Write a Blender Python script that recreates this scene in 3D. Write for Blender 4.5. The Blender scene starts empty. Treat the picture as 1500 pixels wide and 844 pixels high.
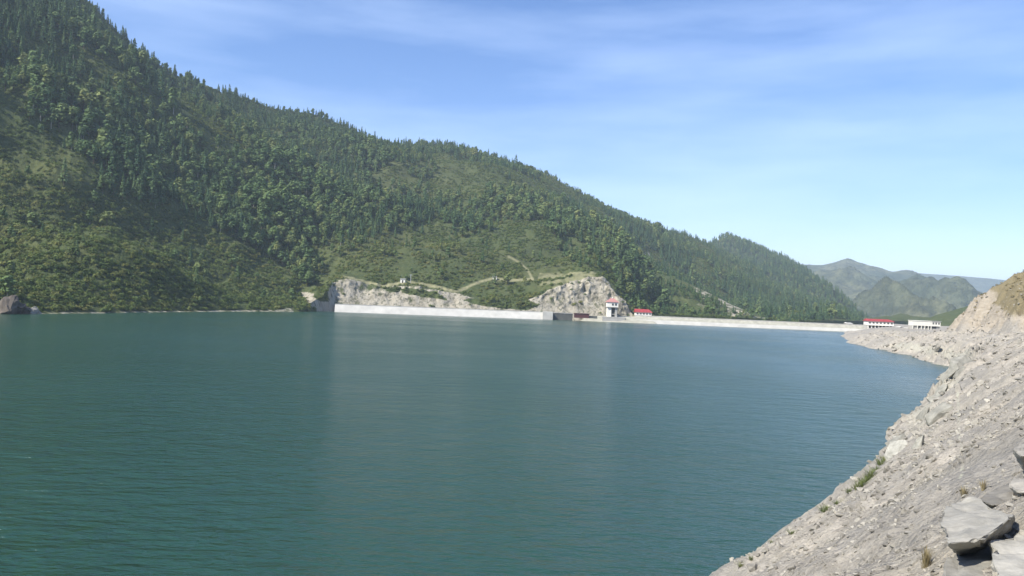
import bpy, bmesh, math, random
import numpy as np
from mathutils import Vector, Matrix

rng = np.random.default_rng(7)
random.seed(7)
scene = bpy.context.scene
COL = scene.collection

# ------------------------------------------------------------------ camera
PITCH, ROLL, CAM_H, FPX = 0.0126, math.radians(2.35), 12.0, 1167.0
Fv = np.array([0, math.cos(PITCH), math.sin(PITCH)])
R0 = np.array([1.0, 0, 0]); U0 = np.array([0, -math.sin(PITCH), math.cos(PITCH)])
Rv = math.cos(ROLL) * R0 + math.sin(ROLL) * U0
Uv = -math.sin(ROLL) * R0 + math.cos(ROLL) * U0
cam_data = bpy.data.cameras.new('camera')
cam = bpy.data.objects.new('camera', cam_data); COL.objects.link(cam)
cam_data.sensor_width = 36.0; cam_data.lens = 36.0 * FPX / 1500.0
cam_data.clip_start = 0.1; cam_data.clip_end = 40000
M = Matrix(((Rv[0], Uv[0], -Fv[0], 0), (Rv[1], Uv[1], -Fv[1], 0), (Rv[2], Uv[2], -Fv[2], CAM_H), (0, 0, 0, 1)))
cam.matrix_world = M
scene.camera = cam

def ray(px, py):
    """direction of a photo pixel scaled to y = 1: (u, v)"""
    d = Fv + (px - 750) / FPX * Rv + (422 - py) / FPX * Uv
    return d[0] / d[1], d[2] / d[1]
def at(px, py, D):
    u, v = ray(px, py)
    return (u * D, D, CAM_H + v * D)
def on_z(px, py, z=0.0):
    u, v = ray(px, py)
    D = (z - CAM_H) / v
    return (u * D, D, z)
def project(P):
    """world points (n,3) -> photo pixels"""
    d = P - np.array([0, 0, CAM_H])
    f = d @ Fv
    f = np.where(np.abs(f) < 1e-3, 1e-3, f)
    return 750 + FPX * (d @ Rv) / f, 422 - FPX * (d @ Uv) / f, f

# ------------------------------------------------------------------ light and sky
SUN_AZ = math.radians(-123)      # from +Y towards +X: light comes from the left
SUN_EL = math.radians(45)
sdir = Vector((math.sin(SUN_AZ) * math.cos(SUN_EL), math.cos(SUN_AZ) * math.cos(SUN_EL), math.sin(SUN_EL)))
sl = bpy.data.lights.new('sun', 'SUN'); sl.energy = 5.0; sl.angle = math.radians(0.53); sl.color = (1.0, 0.94, 0.83)
so = bpy.data.objects.new('sun', sl); COL.objects.link(so)
so.rotation_euler = sdir.to_track_quat('Z', 'Y').to_euler()
so.location = (-300, -100, 600)

world = bpy.data.worlds.new('World'); scene.world = world; world.use_nodes = True
wn, wl = world.node_tree.nodes, world.node_tree.links
wn.clear()
wout = wn.new('ShaderNodeOutputWorld'); wbg = wn.new('ShaderNodeBackground'); wbg.inputs['Strength'].default_value = 0.120
sky = wn.new('ShaderNodeTexSky'); sky.sky_type = 'NISHITA'; sky.sun_disc = False
sky.sun_elevation = SUN_EL; sky.sun_rotation = SUN_AZ; sky.altitude = 1200; sky.air_density = 1.0; sky.dust_density = 0.35; sky.ozone_density = 2.2
wtc = wn.new('ShaderNodeTexCoord'); wmap = wn.new('ShaderNodeMapping'); wmap.inputs['Scale'].default_value = (1.0, 1.0, 6.0); wmap.inputs['Rotation'].default_value = (0, 0.05, 0)
wnoise = wn.new('ShaderNodeTexNoise'); wnoise.inputs['Scale'].default_value = 2.2; wnoise.inputs['Detail'].default_value = 7; wnoise.inputs['Roughness'].default_value = 0.52
wramp = wn.new('ShaderNodeMapRange'); wramp.inputs['From Min'].default_value = 0.40; wramp.inputs['From Max'].default_value = 0.78; wramp.inputs['To Max'].default_value = 0.32
wmix = wn.new('ShaderNodeMixRGB'); wmix.inputs['Color2'].default_value = (6.4, 7.6, 9.6, 1)
wl.new(wtc.outputs['Generated'], wmap.inputs['Vector']); wl.new(wmap.outputs['Vector'], wnoise.inputs['Vector'])
wl.new(wnoise.outputs['Fac'], wramp.inputs['Value']); wl.new(wramp.outputs['Result'], wmix.inputs['Fac'])
whs = wn.new('ShaderNodeHueSaturation'); whs.inputs['Saturation'].default_value = 1.22; whs.inputs['Hue'].default_value = 0.504; wl.new(sky.outputs['Color'], whs.inputs['Color']); wtint = wn.new('ShaderNodeMixRGB'); wtint.blend_type = 'MULTIPLY'; wtint.inputs['Fac'].default_value = 1.0; wtint.inputs['Color2'].default_value = (1.05, 0.95, 1.0, 1); wl.new(whs.outputs['Color'], wtint.inputs['Color1']); wl.new(wtint.outputs['Color'], wmix.inputs['Color1']); wl.new(wmix.outputs['Color'], wbg.inputs['Color']); wl.new(wbg.outputs['Background'], wout.inputs['Surface'])

scene.view_settings.view_transform = 'Standard'; scene.view_settings.look = 'None'
scene.view_settings.exposure = 0.78; scene.view_settings.gamma = 1.0; scene.view_settings.use_curve_mapping = False
scene.cycles.use_denoising = True
scene.cycles.max_bounces = 6; scene.cycles.diffuse_bounces = 3; scene.cycles.glossy_bounces = 3
scene.cycles.transparent_max_bounces = 8; scene.cycles.volume_bounces = 0
scene.cycles.sample_clamp_indirect = 5.0; scene.cycles.sample_clamp_direct = 1.6

# ------------------------------------------------------------------ noise
def _hash(ix, iy, iz, seed):
    n = (ix.astype(np.int64) * 374761393 + iy.astype(np.int64) * 668265263 + iz.astype(np.int64) * 2147483647 + seed * 144665) & 0x7fffffff
    n = ((n ^ (n >> 13)) * 1274126177) & 0x7fffffff
    n = n ^ (n >> 16)
    return (n & 0xffff) / 32767.5 - 1.0
def vnoise(x, y, z=None, seed=0):
    x = np.asarray(x, float); y = np.asarray(y, float)
    z = np.zeros_like(x) if z is None else np.asarray(z, float)
    ix, iy, iz = np.floor(x), np.floor(y), np.floor(z)
    fx, fy, fz = x - ix, y - iy, z - iz
    fx, fy, fz = (f * f * f * (f * (f * 6 - 15) + 10) for f in (fx, fy, fz))
    r = 0
    for a in (0, 1):
        for b in (0, 1):
            for c in (0, 1):
                w = (fx if a else 1 - fx) * (fy if b else 1 - fy) * (fz if c else 1 - fz)
                r = r + w * _hash(ix + a, iy + b, iz + c, seed)
    return r
def fbm(x, y, z=None, seed=0, octv=4, gain=0.5):
    r, a, f = 0, 1.0, 1.0
    for o in range(octv):
        r = r + a * vnoise(np.asarray(x) * f, np.asarray(y) * f, None if z is None else np.asarray(z) * f, seed + o * 17)
        a *= gain; f *= 2.03
    return r
def ridged(x, y, z=None, seed=0, octv=4):
    r, a, f = 0, 1.0, 1.0
    for o in range(octv):
        r = r + a * (1 - 2 * np.abs(vnoise(np.asarray(x) * f, np.asarray(y) * f, None if z is None else np.asarray(z) * f, seed + o * 13)))
        a *= 0.5; f *= 2.1
    return r
def sstep(a, b, x):
    t = np.clip((x - a) / (b - a), 0, 1)
    return t * t * (3 - 2 * t)

# ------------------------------------------------------------------ helpers
def mesh_from(name, V, F, mats=(), smooth=False, attrs=None, mi=None):
    V = np.asarray(V, np.float32); F = np.asarray(F, np.int32)
    me = bpy.data.meshes.new(name)
    k = F.shape[1]
    me.vertices.add(len(V)); me.vertices.foreach_set('co', V.ravel())
    me.loops.add(F.size); me.loops.foreach_set('vertex_index', F.ravel())
    me.polygons.add(len(F)); me.polygons.foreach_set('loop_start', np.arange(0, F.size, k, dtype=np.int32))
    me.polygons.foreach_set('loop_total', np.full(len(F), k, np.int32))
    if smooth: me.polygons.foreach_set('use_smooth', np.ones(len(F), bool))
    for m in mats: me.materials.append(m)
    if mi is not None: me.polygons.foreach_set('material_index', np.asarray(mi, np.int32))
    me.update(calc_edges=True)
    if attrs:
        for n, a in attrs.items():
            at_ = me.attributes.new(n, 'FLOAT', 'POINT'); at_.data.foreach_set('value', np.asarray(a, np.float32))
    return me
def grid_faces(nr, nc):
    i = np.arange(nr - 1)[:, None] * nc + np.arange(nc - 1)[None, :]
    return np.stack([i, i + 1, i + 1 + nc, i + nc], -1).reshape(-1, 4)
def add_obj(name, me, parent=None, loc=(0, 0, 0), rz=0.0):
    o = bpy.data.objects.new(name, me); COL.objects.link(o)
    o.location = loc; o.rotation_euler = (0, 0, rz)
    if parent is not None: o.parent = parent
    return o
def tag(o, label=None, cat=None, group=None, kind=None):
    if label: o['label'] = label
    if cat: o['category'] = cat
    if group: o['group'] = group
    if kind: o['kind'] = kind
    return o
def empty(name, loc, rz=0.0):
    o = bpy.data.objects.new(name, None); COL.objects.link(o)
    o.empty_display_size = 0.5; o.location = loc; o.rotation_euler = (0, 0, rz)
    return o

class NT:
    def __init__(s, name):
        s.m = bpy.data.materials.new(name); s.m.use_nodes = True
        s.n = s.m.node_tree.nodes; s.l = s.m.node_tree.links
        s.b = s.n['Principled BSDF']; s.out = s.n['Material Output']
    def new(s, t, **kw):
        n = s.n.new(t)
        for k, v in kw.items():
            if k in n.inputs: n.inputs[k].default_value = v
            else: setattr(n, k, v)
        return n
    def coord(s, scale=(1, 1, 1), kind='Object', rot=(0, 0, 0)):
        if kind == 'World':
            a = s.new('ShaderNodeNewGeometry').outputs['Position']
        else:
            a = s.new('ShaderNodeTexCoord').outputs[kind]
        mp = s.new('ShaderNodeMapping'); mp.inputs['Scale'].default_value = scale; mp.inputs['Rotation'].default_value = rot
        s.l.new(a, mp.inputs['Vector']); return mp.outputs['Vector']
    def noise(s, vec, scale, detail=5, rough=0.55):
        n = s.new('ShaderNodeTexNoise'); n.inputs['Scale'].default_value = scale; n.inputs['Detail'].default_value = detail; n.inputs['Roughness'].default_value = rough
        s.l.new(vec, n.inputs['Vector']); return n.outputs['Fac']
    def ramp(s, fac, stops):
        r = s.new('ShaderNodeValToRGB'); e = r.color_ramp.elements
        while len(e) < len(stops): e.new(0.5)
        for i, (p, c) in enumerate(stops):
            e[i].position = p; e[i].color = (*c, 1)
        s.l.new(fac, r.inputs['Fac']); return r.outputs['Color']
    def rng(s, fac, a, b, c=0.0, d=1.0):
        r = s.new('ShaderNodeMapRange'); r.inputs['From Min'].default_value = a; r.inputs['From Max'].default_value = b; r.inputs['To Min'].default_value = c; r.inputs['To Max'].default_value = d
        s.l.new(fac, r.inputs['Value']); return r.outputs['Result']
    def mix(s, fac, a, b, mode='MIX'):
        m = s.new('ShaderNodeMixRGB', blend_type=mode)
        for i, x in (('Fac', fac), ('Color1', a), ('Color2', b)):
            if isinstance(x, (int, float)): m.inputs[i].default_value = x
            elif isinstance(x, tuple): m.inputs[i].default_value = (*x, 1)
            else: s.l.new(x, m.inputs[i])
        return m.outputs['Color']
    def math(s, op, a, b=0.0):
        m = s.new('ShaderNodeMath', operation=op)
        for i, x in enumerate((a, b)):
            if isinstance(x, (int, float)): m.inputs[i].default_value = x
            else: s.l.new(x, m.inputs[i])
        return m.outputs[0]
    def attr(s, name):
        return s.new('ShaderNodeAttribute', attribute_name=name).outputs['Fac']
    def bump(s, h, strength, dist):
        b = s.new('ShaderNodeBump'); b.inputs['Strength'].default_value = strength; b.inputs['Distance'].default_value = dist
        s.l.new(h, b.inputs['Height']); s.l.new(b.outputs['Normal'], s.b.inputs['Normal'])
    def col(s, c): 
        if isinstance(c, tuple): s.b.inputs['Base Color'].default_value = (*c, 1)
        else: s.l.new(c, s.b.inputs['Base Color'])
        return s
    def set(s, rough=0.9, spec=0.2):
        s.b.inputs['Roughness'].default_value = rough; s.b.inputs['Specular IOR Level'].default_value = spec
        return s.m

# ------------------------------------------------------------------ materials
def plain(name, c, rough=0.8, spec=0.3, var=0.15, scale=1.5):
    t = NT(name); v = t.coord()
    n = t.noise(v, scale, 6)
    c2 = tuple(x * (1 - 2 * var) for x in c); c1 = tuple(min(1, x * (1 + var)) for x in c)
    t.col(t.ramp(n, [(0.25, c2), (0.75, c1)]))
    return t.set(rough, spec)

def mat_mountain():
    t = NT('hillside'); v = t.coord(kind='World')
    big = t.noise(v, 0.011, 5); mid = t.noise(v, 0.07, 6, 0.6); fine = t.noise(v, 0.5, 6, 0.7)
    g = t.ramp(mid, [(0.3, (0.038, 0.056, 0.022)), (0.52, (0.060, 0.080, 0.030)), (0.75, (0.100, 0.104, 0.046))])
    g2 = t.ramp(fine, [(0.3, (0.028, 0.042, 0.018)), (0.55, (0.075, 0.092, 0.034)), (0.8, (0.150, 0.135, 0.065))])
    g = t.mix(0.5, g, g2)
    dry = t.math('MULTIPLY', t.rng(big, 0.48, 0.68), 0.18)
    g = t.mix(dry, g, (0.150, 0.130, 0.055))
    # bare dry soil paths and patches
    g = t.mix(t.attr('dry'), g, t.ramp(fine, [(0.3, (0.20, 0.19, 0.10)), (0.7, (0.33, 0.31, 0.19))]))
    v2 = t.coord((1, 1, 0.45), kind='World')
    rk = t.noise(v2, 0.22, 8, 0.68); rk2 = t.noise(v2, 0.55, 4, 0.6)
    rc = t.ramp(rk, [(0.30, (0.081, 0.075, 0.059)), (0.42, (0.242, 0.220, 0.171)), (0.56, (0.368, 0.339, 0.272)), (0.75, (0.341, 0.290, 0.209))])
    rc = t.mix(t.rng(rk2, 0.36, 0.46, 0.8, 0.0), rc, (0.085, 0.09, 0.06))
    rmask = t.rng(t.math('ADD', t.attr('rock'), t.math('MULTIPLY', t.math('SUBTRACT', rk, 0.5), 0.9)), 0.42, 0.58)
    t.col(t.mix(rmask, g, rc))
    t.bump(t.math('ADD', fine, rk2), 0.8, 1.0)
    return t.set(0.95, 0.1)
MAT_MTN = mat_mountain()

def mat_far(name, dark, light, scale):
    t = NT(name); v = t.coord(kind='World')
    a = t.noise(v, scale, 6, 0.6); b = t.noise(v, scale * 7, 6, 0.65)
    c = t.ramp(a, [(0.35, dark), (0.65, light)])
    d = t.noise(v, scale * 22, 5, 0.6)
    c = t.mix(t.rng(b, 0.42, 0.58, 0.0, 0.7), c, tuple(x * 0.5 for x in dark)); c = t.mix(t.rng(d, 0.45, 0.6, 0.0, 0.45), c, tuple(x * 0.5 for x in dark))
    rk = t.rng(t.math('ADD', t.attr('rock'), t.math('MULTIPLY', t.math('SUBTRACT', b, 0.5), 1.2)), 0.45, 0.6)
    c = t.mix(rk, c, (0.30, 0.28, 0.23))
    t.col(c); t.bump(t.math('ADD', b, t.math('MULTIPLY', d, 0.3)), 1.0, 25.0)
    return t.set(0.95, 0.1)
MAT_HILL2 = mat_far('far_hill_woods', (0.045, 0.075, 0.035), (0.115, 0.145, 0.058), 0.008)
MAT_HILL3 = mat_far('distant_hill', (0.070, 0.095, 0.055), (0.165, 0.165, 0.090), 0.004)

def mat_bank():
    t = NT('rubble_bank'); v = t.coord(kind='World')
    n1 = t.noise(v, 0.35, 6, 0.6); n2 = t.noise(v, 3.2, 7, 0.65); n3 = t.noise(v, 22.0, 5, 0.7)
    vo = t.new('ShaderNodeTexVoronoi'); vo.inputs['Scale'].default_value = 9.0; t.l.new(v, vo.inputs['Vector'])
    vo2 = t.new('ShaderNodeTexVoronoi'); vo2.inputs['Scale'].default_value = 2.1; t.l.new(v, vo2.inputs['Vector'])
    base = t.ramp(n2, [(0.25, (0.226, 0.202, 0.164)), (0.5, (0.370, 0.331, 0.269)), (0.78, (0.500, 0.448, 0.362))])
    st = t.ramp(vo.outputs['Color'], [(0.1, (0.221, 0.202, 0.174)), (0.55, (0.372, 0.336, 0.284)), (0.95, (0.594, 0.541, 0.452))])
    st2 = t.ramp(vo2.outputs['Color'], [(0.1, (0.162, 0.152, 0.135)), (0.5, (0.314, 0.292, 0.253)), (0.9, (0.500, 0.461, 0.393))])
    base = t.mix(0.45, base, st); base = t.mix(0.4, base, st2)
    base = t.mix(t.rng(n3, 0.54, 0.68, 0.0, 0.5), base, (0.14, 0.132, 0.118))
    n6 = t.noise(v, 0.16, 5, 0.6); base = t.mix(t.rng(n6, 0.42, 0.58, 0.45, 0.0), base, (0.185, 0.185, 0.180))
    n4 = t.noise(v, 0.9, 8, 0.7)
    base = t.mix(t.rng(n4, 0.34, 0.48, 0.3, 0.0), base, (0.17, 0.16, 0.14))
    n5 = t.noise(t.coord((1, 1, 2.5), kind='World'), 0.5, 9, 0.7)
    tan = t.ramp(n5, [(0.25, (0.187, 0.163, 0.125)), (0.5, (0.308, 0.269, 0.214)), (0.78, (0.407, 0.365, 0.303))])
    base = t.mix(t.rng(t.math('ADD', t.attr('tan'), t.math('MULTIPLY', t.math('SUBTRACT', n1, 0.5), 0.8)), 0.35, 0.7), base, tan)
    base = t.mix(t.rng(n1, 0.5, 0.75, 0.0, 0.4), base, (0.30, 0.275, 0.215))
    pale = t.rng(t.math('ADD', t.attr('pale'), t.math('MULTIPLY', t.math('SUBTRACT', n2, 0.5), 0.8)), 0.4, 0.7, 0.0, 0.8)
    base = t.mix(pale, base, (0.40, 0.395, 0.315))
    gr = t.ramp(n2, [(0.3, (0.10, 0.092, 0.05)), (0.55, (0.19, 0.158, 0.092)), (0.8, (0.29, 0.245, 0.16))])
    gm = t.rng(t.math('ADD', t.attr('grass'), t.math('MULTIPLY', t.math('SUBTRACT', n2, 0.5), 0.9)), 0.4, 0.6)
    base = t.mix(gm, base, gr)
    t.col(base)
    h = t.math('ADD', t.math('MULTIPLY', vo.outputs['Distance'], 0.35), t.math('ADD', t.math('MULTIPLY', n3, 0.3), t.math('ADD', n2, t.math('MULTIPLY', n4, 0.7))))
    t.bump(h, 1.0, 0.14)
    return t.set(0.92, 0.15)
MAT_BANK = mat_bank()

def mat_rock(name, dark, light, scale=1.5, bump=0.05):
    t = NT(name); v = t.coord((1, 1, 2.2)); 
    oi = t.new('ShaderNodeObjectInfo')
    n = t.noise(v, scale, 8, 0.62); n2 = t.noise(v, scale * 9, 5, 0.7)
    c = t.ramp(n, [(0.25, dark), (0.6, light), (0.85, tuple(min(1, x * 1.2) for x in light))])
    c = t.mix(t.rng(n2, 0.4, 0.7, 0.0, 0.35), c, dark)
    sv = t.coord((0.6, 6.0, 6.0), rot=(0.3, 0.2, 0.5)); sn = t.noise(sv, scale * 0.9, 5, 0.6)
    c = t.mix(t.rng(sn, 0.50, 0.62, 0.0, 0.4), c, tuple(x * 0.55 for x in light)); c = t.mix(t.rng(sn, 0.36, 0.30, 0.0, 0.45), c, tuple(min(1, x * 1.45) for x in light))
    f = t.rng(oi.outputs['Random'], 0, 1, 0.72, 1.2)
    cc = t.new('ShaderNodeVectorMath', operation='SCALE'); t.l.new(c, cc.inputs[0]); t.l.new(f, cc.inputs['Scale'])
    t.col(cc.outputs[0]); t.bump(t.math('ADD', n, t.math('MULTIPLY', n2, 0.3)), 0.7, bump)
    return t.set(0.85, 0.2)
MAT_ROCK = mat_rock('grey_rock', (0.142, 0.135, 0.118), (0.320, 0.299, 0.257))
MAT_SLAB = mat_rock('pale_slab', (0.187, 0.184, 0.164), (0.369, 0.351, 0.306), 2.6, 0.035)
MAT_GRAVEL = mat_rock('gravel_stone', (0.185, 0.174, 0.148), (0.383, 0.360, 0.308), 4.0, 0.01)
MAT_DARKROCK = mat_rock('dark_outcrop_rock', (0.035, 0.032, 0.030), (0.15, 0.125, 0.10), 1.2, 0.1)
MAT_LEDGE = mat_rock('lichen_ledge', (0.15, 0.147, 0.125), (0.34, 0.33, 0.285), 2.2, 0.10)

def mat_leaf(name, c0, c1, c2, transl=0.25):
    t = NT(name)
    oi = t.new('ShaderNodeObjectInfo')
    v = t.coord(kind='World'); big = t.noise(v, 0.012, 3)
    f = t.math('ADD', t.math('MULTIPLY', oi.outputs['Random'], 0.7), t.math('MULTIPLY', t.rng(big, 0.35, 0.65), 0.3))
    c = t.ramp(f, [(0.05, c0), (0.55, c1), (0.97, c2)])
    n = t.noise(t.coord(), 2.2, 3); c = t.mix(t.rng(n, 0.35, 0.65, 0.0, 0.35), c, tuple(x * 0.6 for x in c0))
    t.col(c); t.set(0.75, 0.15)
    tr = t.new('ShaderNodeBsdfTranslucent'); t.l.new(c, tr.inputs['Color'])
    mx = t.new('ShaderNodeMixShader'); mx.inputs['Fac'].default_value = transl
    t.l.new(t.b.outputs[0], mx.inputs[1]); t.l.new(tr.outputs[0], mx.inputs[2]); t.l.new(mx.outputs[0], t.out.inputs['Surface'])
    return t.m
LEAF_CON = mat_leaf('conifer_needles', (0.041, 0.085, 0.040), (0.076, 0.136, 0.055), (0.146, 0.198, 0.073), 0.15)
LEAF_BRO = mat_leaf('broadleaf_leaves', (0.083, 0.141, 0.052), (0.140, 0.203, 0.071), (0.239, 0.258, 0.087), 0.2)
LEAF_SHR = mat_leaf('scrub_leaves', (0.070, 0.108, 0.032), (0.127, 0.171, 0.045), (0.218, 0.210, 0.064), 0.2)
LEAF_GRS = mat_leaf('grass_blades', (0.10, 0.13, 0.045), (0.16, 0.19, 0.07), (0.23, 0.24, 0.10), 0.3)
LEAF_DRY = mat_leaf('dry_grass_blades', (0.20, 0.165, 0.09), (0.30, 0.25, 0.14), (0.40, 0.34, 0.21), 0.2)
BARK = plain('bark', (0.11, 0.085, 0.06), 0.9, 0.1, 0.2, 3.0)
BARK_PALE = plain('pale_bark', (0.34, 0.32, 0.28), 0.9, 0.1, 0.25, 3.0)
CONC_WHITE = plain('white_concrete', (0.50, 0.49, 0.45), 0.8, 0.2, 0.10, 0.22)
CONC_GREY = plain('grey_concrete', (0.40, 0.39, 0.36), 0.85, 0.2, 0.12, 0.4)
CONC_DARK = plain('dark_concrete', (0.105, 0.11, 0.10), 0.7, 0.3, 0.2, 0.4)  # simply a darker grey than the other concrete
GRAVEL_ROAD = plain('crest_gravel', (0.36, 0.35, 0.29), 0.9, 0.1, 0.15, 0.5)
WALL_WHITE = plain('white_wall_paint', (0.78, 0.76, 0.69), 0.7, 0.3, 0.05, 0.5)
WALL_CREAM = plain('cream_wall_paint', (0.70, 0.69, 0.62), 0.7, 0.3, 0.06, 0.5)
ROOF_RED = plain('red_roof_sheet', (0.34, 0.05, 0.055), 0.6, 0.3, 0.18, 0.7)
ROOF_PINK = plain('faded_red_roof', (0.40, 0.20, 0.18), 0.6, 0.3, 0.12, 0.7)
ROOF_GREY = plain('grey_roof_sheet', (0.30, 0.30, 0.29), 0.6, 0.3, 0.1, 0.7)
MAROON = plain('maroon_painted_steel', (0.10, 0.035, 0.035), 0.5, 0.4, 0.15, 0.7)
DARK_OPEN = plain('shadowed_interior', (0.05, 0.05, 0.05), 0.9, 0.1, 0.1, 1.0)  # flat near-black colour that paints the shade inside openings
METAL = plain('galvanised_pole', (0.45, 0.46, 0.46), 0.4, 0.5, 0.1, 2.0)
def mat_glass():
    t = NT('window_glass'); t.col((0.03, 0.04, 0.05)); t.b.inputs['Roughness'].default_value = 0.08
    return t.m
GLASS = mat_glass()

def mat_water():
    t = NT('reservoir_water')
    v = t.coord(kind='World')
    big = t.noise(v, 0.012, 4); t.col(t.ramp(big, [(0.3, (0.012, 0.046, 0.022)), (0.7, (0.015, 0.053, 0.030))]))
    t.b.inputs['IOR'].default_value = 1.5
    t.b.inputs['Specular Tint'].default_value = (0.64, 0.86, 1.0, 1); t.b.inputs['Specular IOR Level'].default_value = 0.75
    lane = t.noise(t.coord((1, 2.6, 1), kind='World', rot=(0, 0, math.radians(-20))), 0.012, 5, 0.6); t.l.new(t.rng(lane, 0.35, 0.65, 0.16, 0.23), t.b.inputs['Roughness'])
    va = t.coord((0.55, 1.5, 1), kind='World', rot=(0, 0, math.radians(14)))
    vb = t.coord((0.8, 1.3, 1), kind='World', rot=(0, 0, math.radians(-21)))
    a = t.noise(va, 1.1, 4, 0.55); b = t.noise(vb, 0.32, 3, 0.5); c = t.noise(va, 4.5, 3, 0.5)
    patch = t.rng(t.noise(t.coord((1, 0.4, 1), kind='World'), 0.02, 3), 0.35, 0.65, 0.55, 1.15)
    h = t.math('ADD', t.math('MULTIPLY', a, 0.36), t.math('ADD', t.math('MULTIPLY', b, 0.6), t.math('MULTIPLY', c, 0.05)))
    h = t.math('MULTIPLY', h, patch)
    t.bump(h, 1.0, 1.0)
    return t.m
MAT_WATER = mat_water()

# ------------------------------------------------------------------ ground and water
gm_ = mesh_from('ground', [(-9000, -900, -60), (9000, -900, -60), (9000, 9500, -60), (-9000, 9500, -60)], [(0, 1, 2, 3)], [MAT_HILL3])
tag(add_obj('ground', gm_), kind='structure')
wp = [(-900, -800), (700, -800), (700, 300), (235, 486), (214, 484.5), (24, 477), (-98, 453.5), (-900, 453.5)]
bm = bmesh.new(); bm.faces.new([bm.verts.new((x, y, 0)) for x, y in wp]); bmesh.ops.triangulate(bm, faces=bm.faces[:])
wm = bpy.data.meshes.new('water'); bm.to_mesh(wm); bm.free(); wm.materials.append(MAT_WATER)
tag(add_obj('water', wm), kind='structure')

# ------------------------------------------------------------------ main mountain: control lines base / cut top / mid / ridge
def line(pts):
    """pts: (px, py, D) or (None, (u, D, z)) -> sorted arrays u, D, z"""
    L = []
    for p in pts:
        if p[0] is None: L.append(p[1])
        elif p[2] is None:
            x, y, z = on_z(p[0], p[1]); L.append((x / y, y, 0.0))
        elif len(p) == 4:                       # px, py (for the bearing), D, z
            u, v = ray(p[0], p[1]); L.append((u, p[2], p[3]))
        else:
            x, y, z = at(*p); L.append((x / y, y, z))
    L.sort(); A = np.array(L); return A[:, 0], A[:, 1], A[:, 2]

base_l = line([(None, (-2.2, 95, 0)), (None, (-1.2, 175, 0)), (0, 460, None), (60, 460, None), (150, 459, None), (280, 457, None), (440, 457, None),
               (482, 452, 466, 1.0), (600, 452, 480, 3), (700, 452, 487, 3), (800, 458, 495, 3), (880, 460, 500, 2.0), (928, 462, 508, 1.5),
               (960, 462, 520, -8), (1060, 465, 560, -15), (1200, 470, 700, -25), (1330, 470, 900, -30)])
cut_l = line([(None, (-2.2, 97, 1.6)), (None, (-1.2, 178, 1.6)), (0, 457, 261.5), (60, 457.5, 275), (150, 457, 301), (280, 455.5, 357), (400, 454, 412), (432, 450, 428), (455, 444, 444), (474, 432, 462),
              (486, 414, 478), (505, 409, 486), (535, 416, 491), (560, 420, 493), (600, 419, 496), (650, 427, 497), (690, 437, 496), (730, 440, 498), (770, 440, 501), (790, 433, 505), (800, 426, 508),
              (840, 412, 517), (868, 405, 524), (884, 406, 524), (896, 420, 520), (912, 440, 516), (926, 460, 512), (935, 464, 510),
              (960, 460, 530), (1060, 464, 575), (1200, 470, 720), (1330, 470, 920)])
mid_l = line([(None, (-2.2, 160, 75)), (None, (-1.2, 290, 90)), (0, 262, 395), (100, 290, 405), (200, 318, 420), (300, 345, 450), (400, 380, 480), (450, 390, 505), (500, 375, 540), (600, 365, 580), (700, 370, 600),
              (770, 385, 590), (820, 395, 580), (868, 402, 575), (900, 412, 580), (930, 430, 600), (960, 452, 640), (1060, 466, 740), (1200, 474, 850), (1330, 480, 1000)])
ridge_pts = [(130, 4, 700), (165, 38, 712), (200, 74, 724), (250, 107, 760), (300, 124, 800), (350, 141, 850), (400, 158, 895), (450, 166, 930), (500, 184, 965), (550, 206, 1000),
             (600, 213, 1040), (650, 212, 1075), (700, 224, 1100), (750, 240, 1120), (800, 255, 1150), (850, 284, 1180), (900, 309, 1210), (950, 328, 1240), (1000, 345, 1265),
             (1040, 360, 1290), (1090, 388, 1310), (1140, 420, 1310), (1200, 455, 1290), (1250, 480, 1250), (1330, 492, 1200)]
ridge_l = line([(None, (-2.2, 285, 270)), (None, (-1.2, 480, 300)), (-200, -175, 600), (0, -90, 650)] + ridge_pts)

us = np.concatenate([np.linspace(-2.2, -0.75, 70, endpoint=False), np.linspace(-0.75, 0.40, 900), np.linspace(0.40, 0.55, 60)[1:]])
I = lambda L, k: np.interp(us, L[0], L[k])
def smooth_cols(a, n=5):
    k = np.ones(n) / n
    return np.convolve(np.pad(a, n // 2, mode='edge'), k, mode='valid')
ctrl = [(smooth_cols(I(L, 1)), smooth_cols(I(L, 2))) for L in (base_l, cut_l, mid_l, ridge_l)]
segs = [(0, 1, 34), (1, 2, 90), (2, 3, 170)]
rowsD, rowsZ, rowT = [], [], []
rowsD.append(ctrl[0][0] - 6); rowsZ.append(ctrl[0][1] - 6); rowT.append(-0.02)
for a, b, n in segs:
    for k in range(n):
        f = k / n
        rowsD.append(ctrl[a][0] * (1 - f) + ctrl[b][0] * f); rowsZ.append(ctrl[a][1] * (1 - f) + ctrl[b][1] * f); rowT.append(a + f)
for k in range(30):
    f = k / 29
    rowsD.append(ctrl[3][0] + 500 * f ** 1.3); rowsZ.append(ctrl[3][1] - (ctrl[3][1] + 70) * f ** 1.15); rowT.append(3 + f)
D = np.array(rowsD); Z = np.array(rowsZ); T = np.array(rowT)[:, None] + 0 * D; Um = us[None, :] + 0 * D
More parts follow.
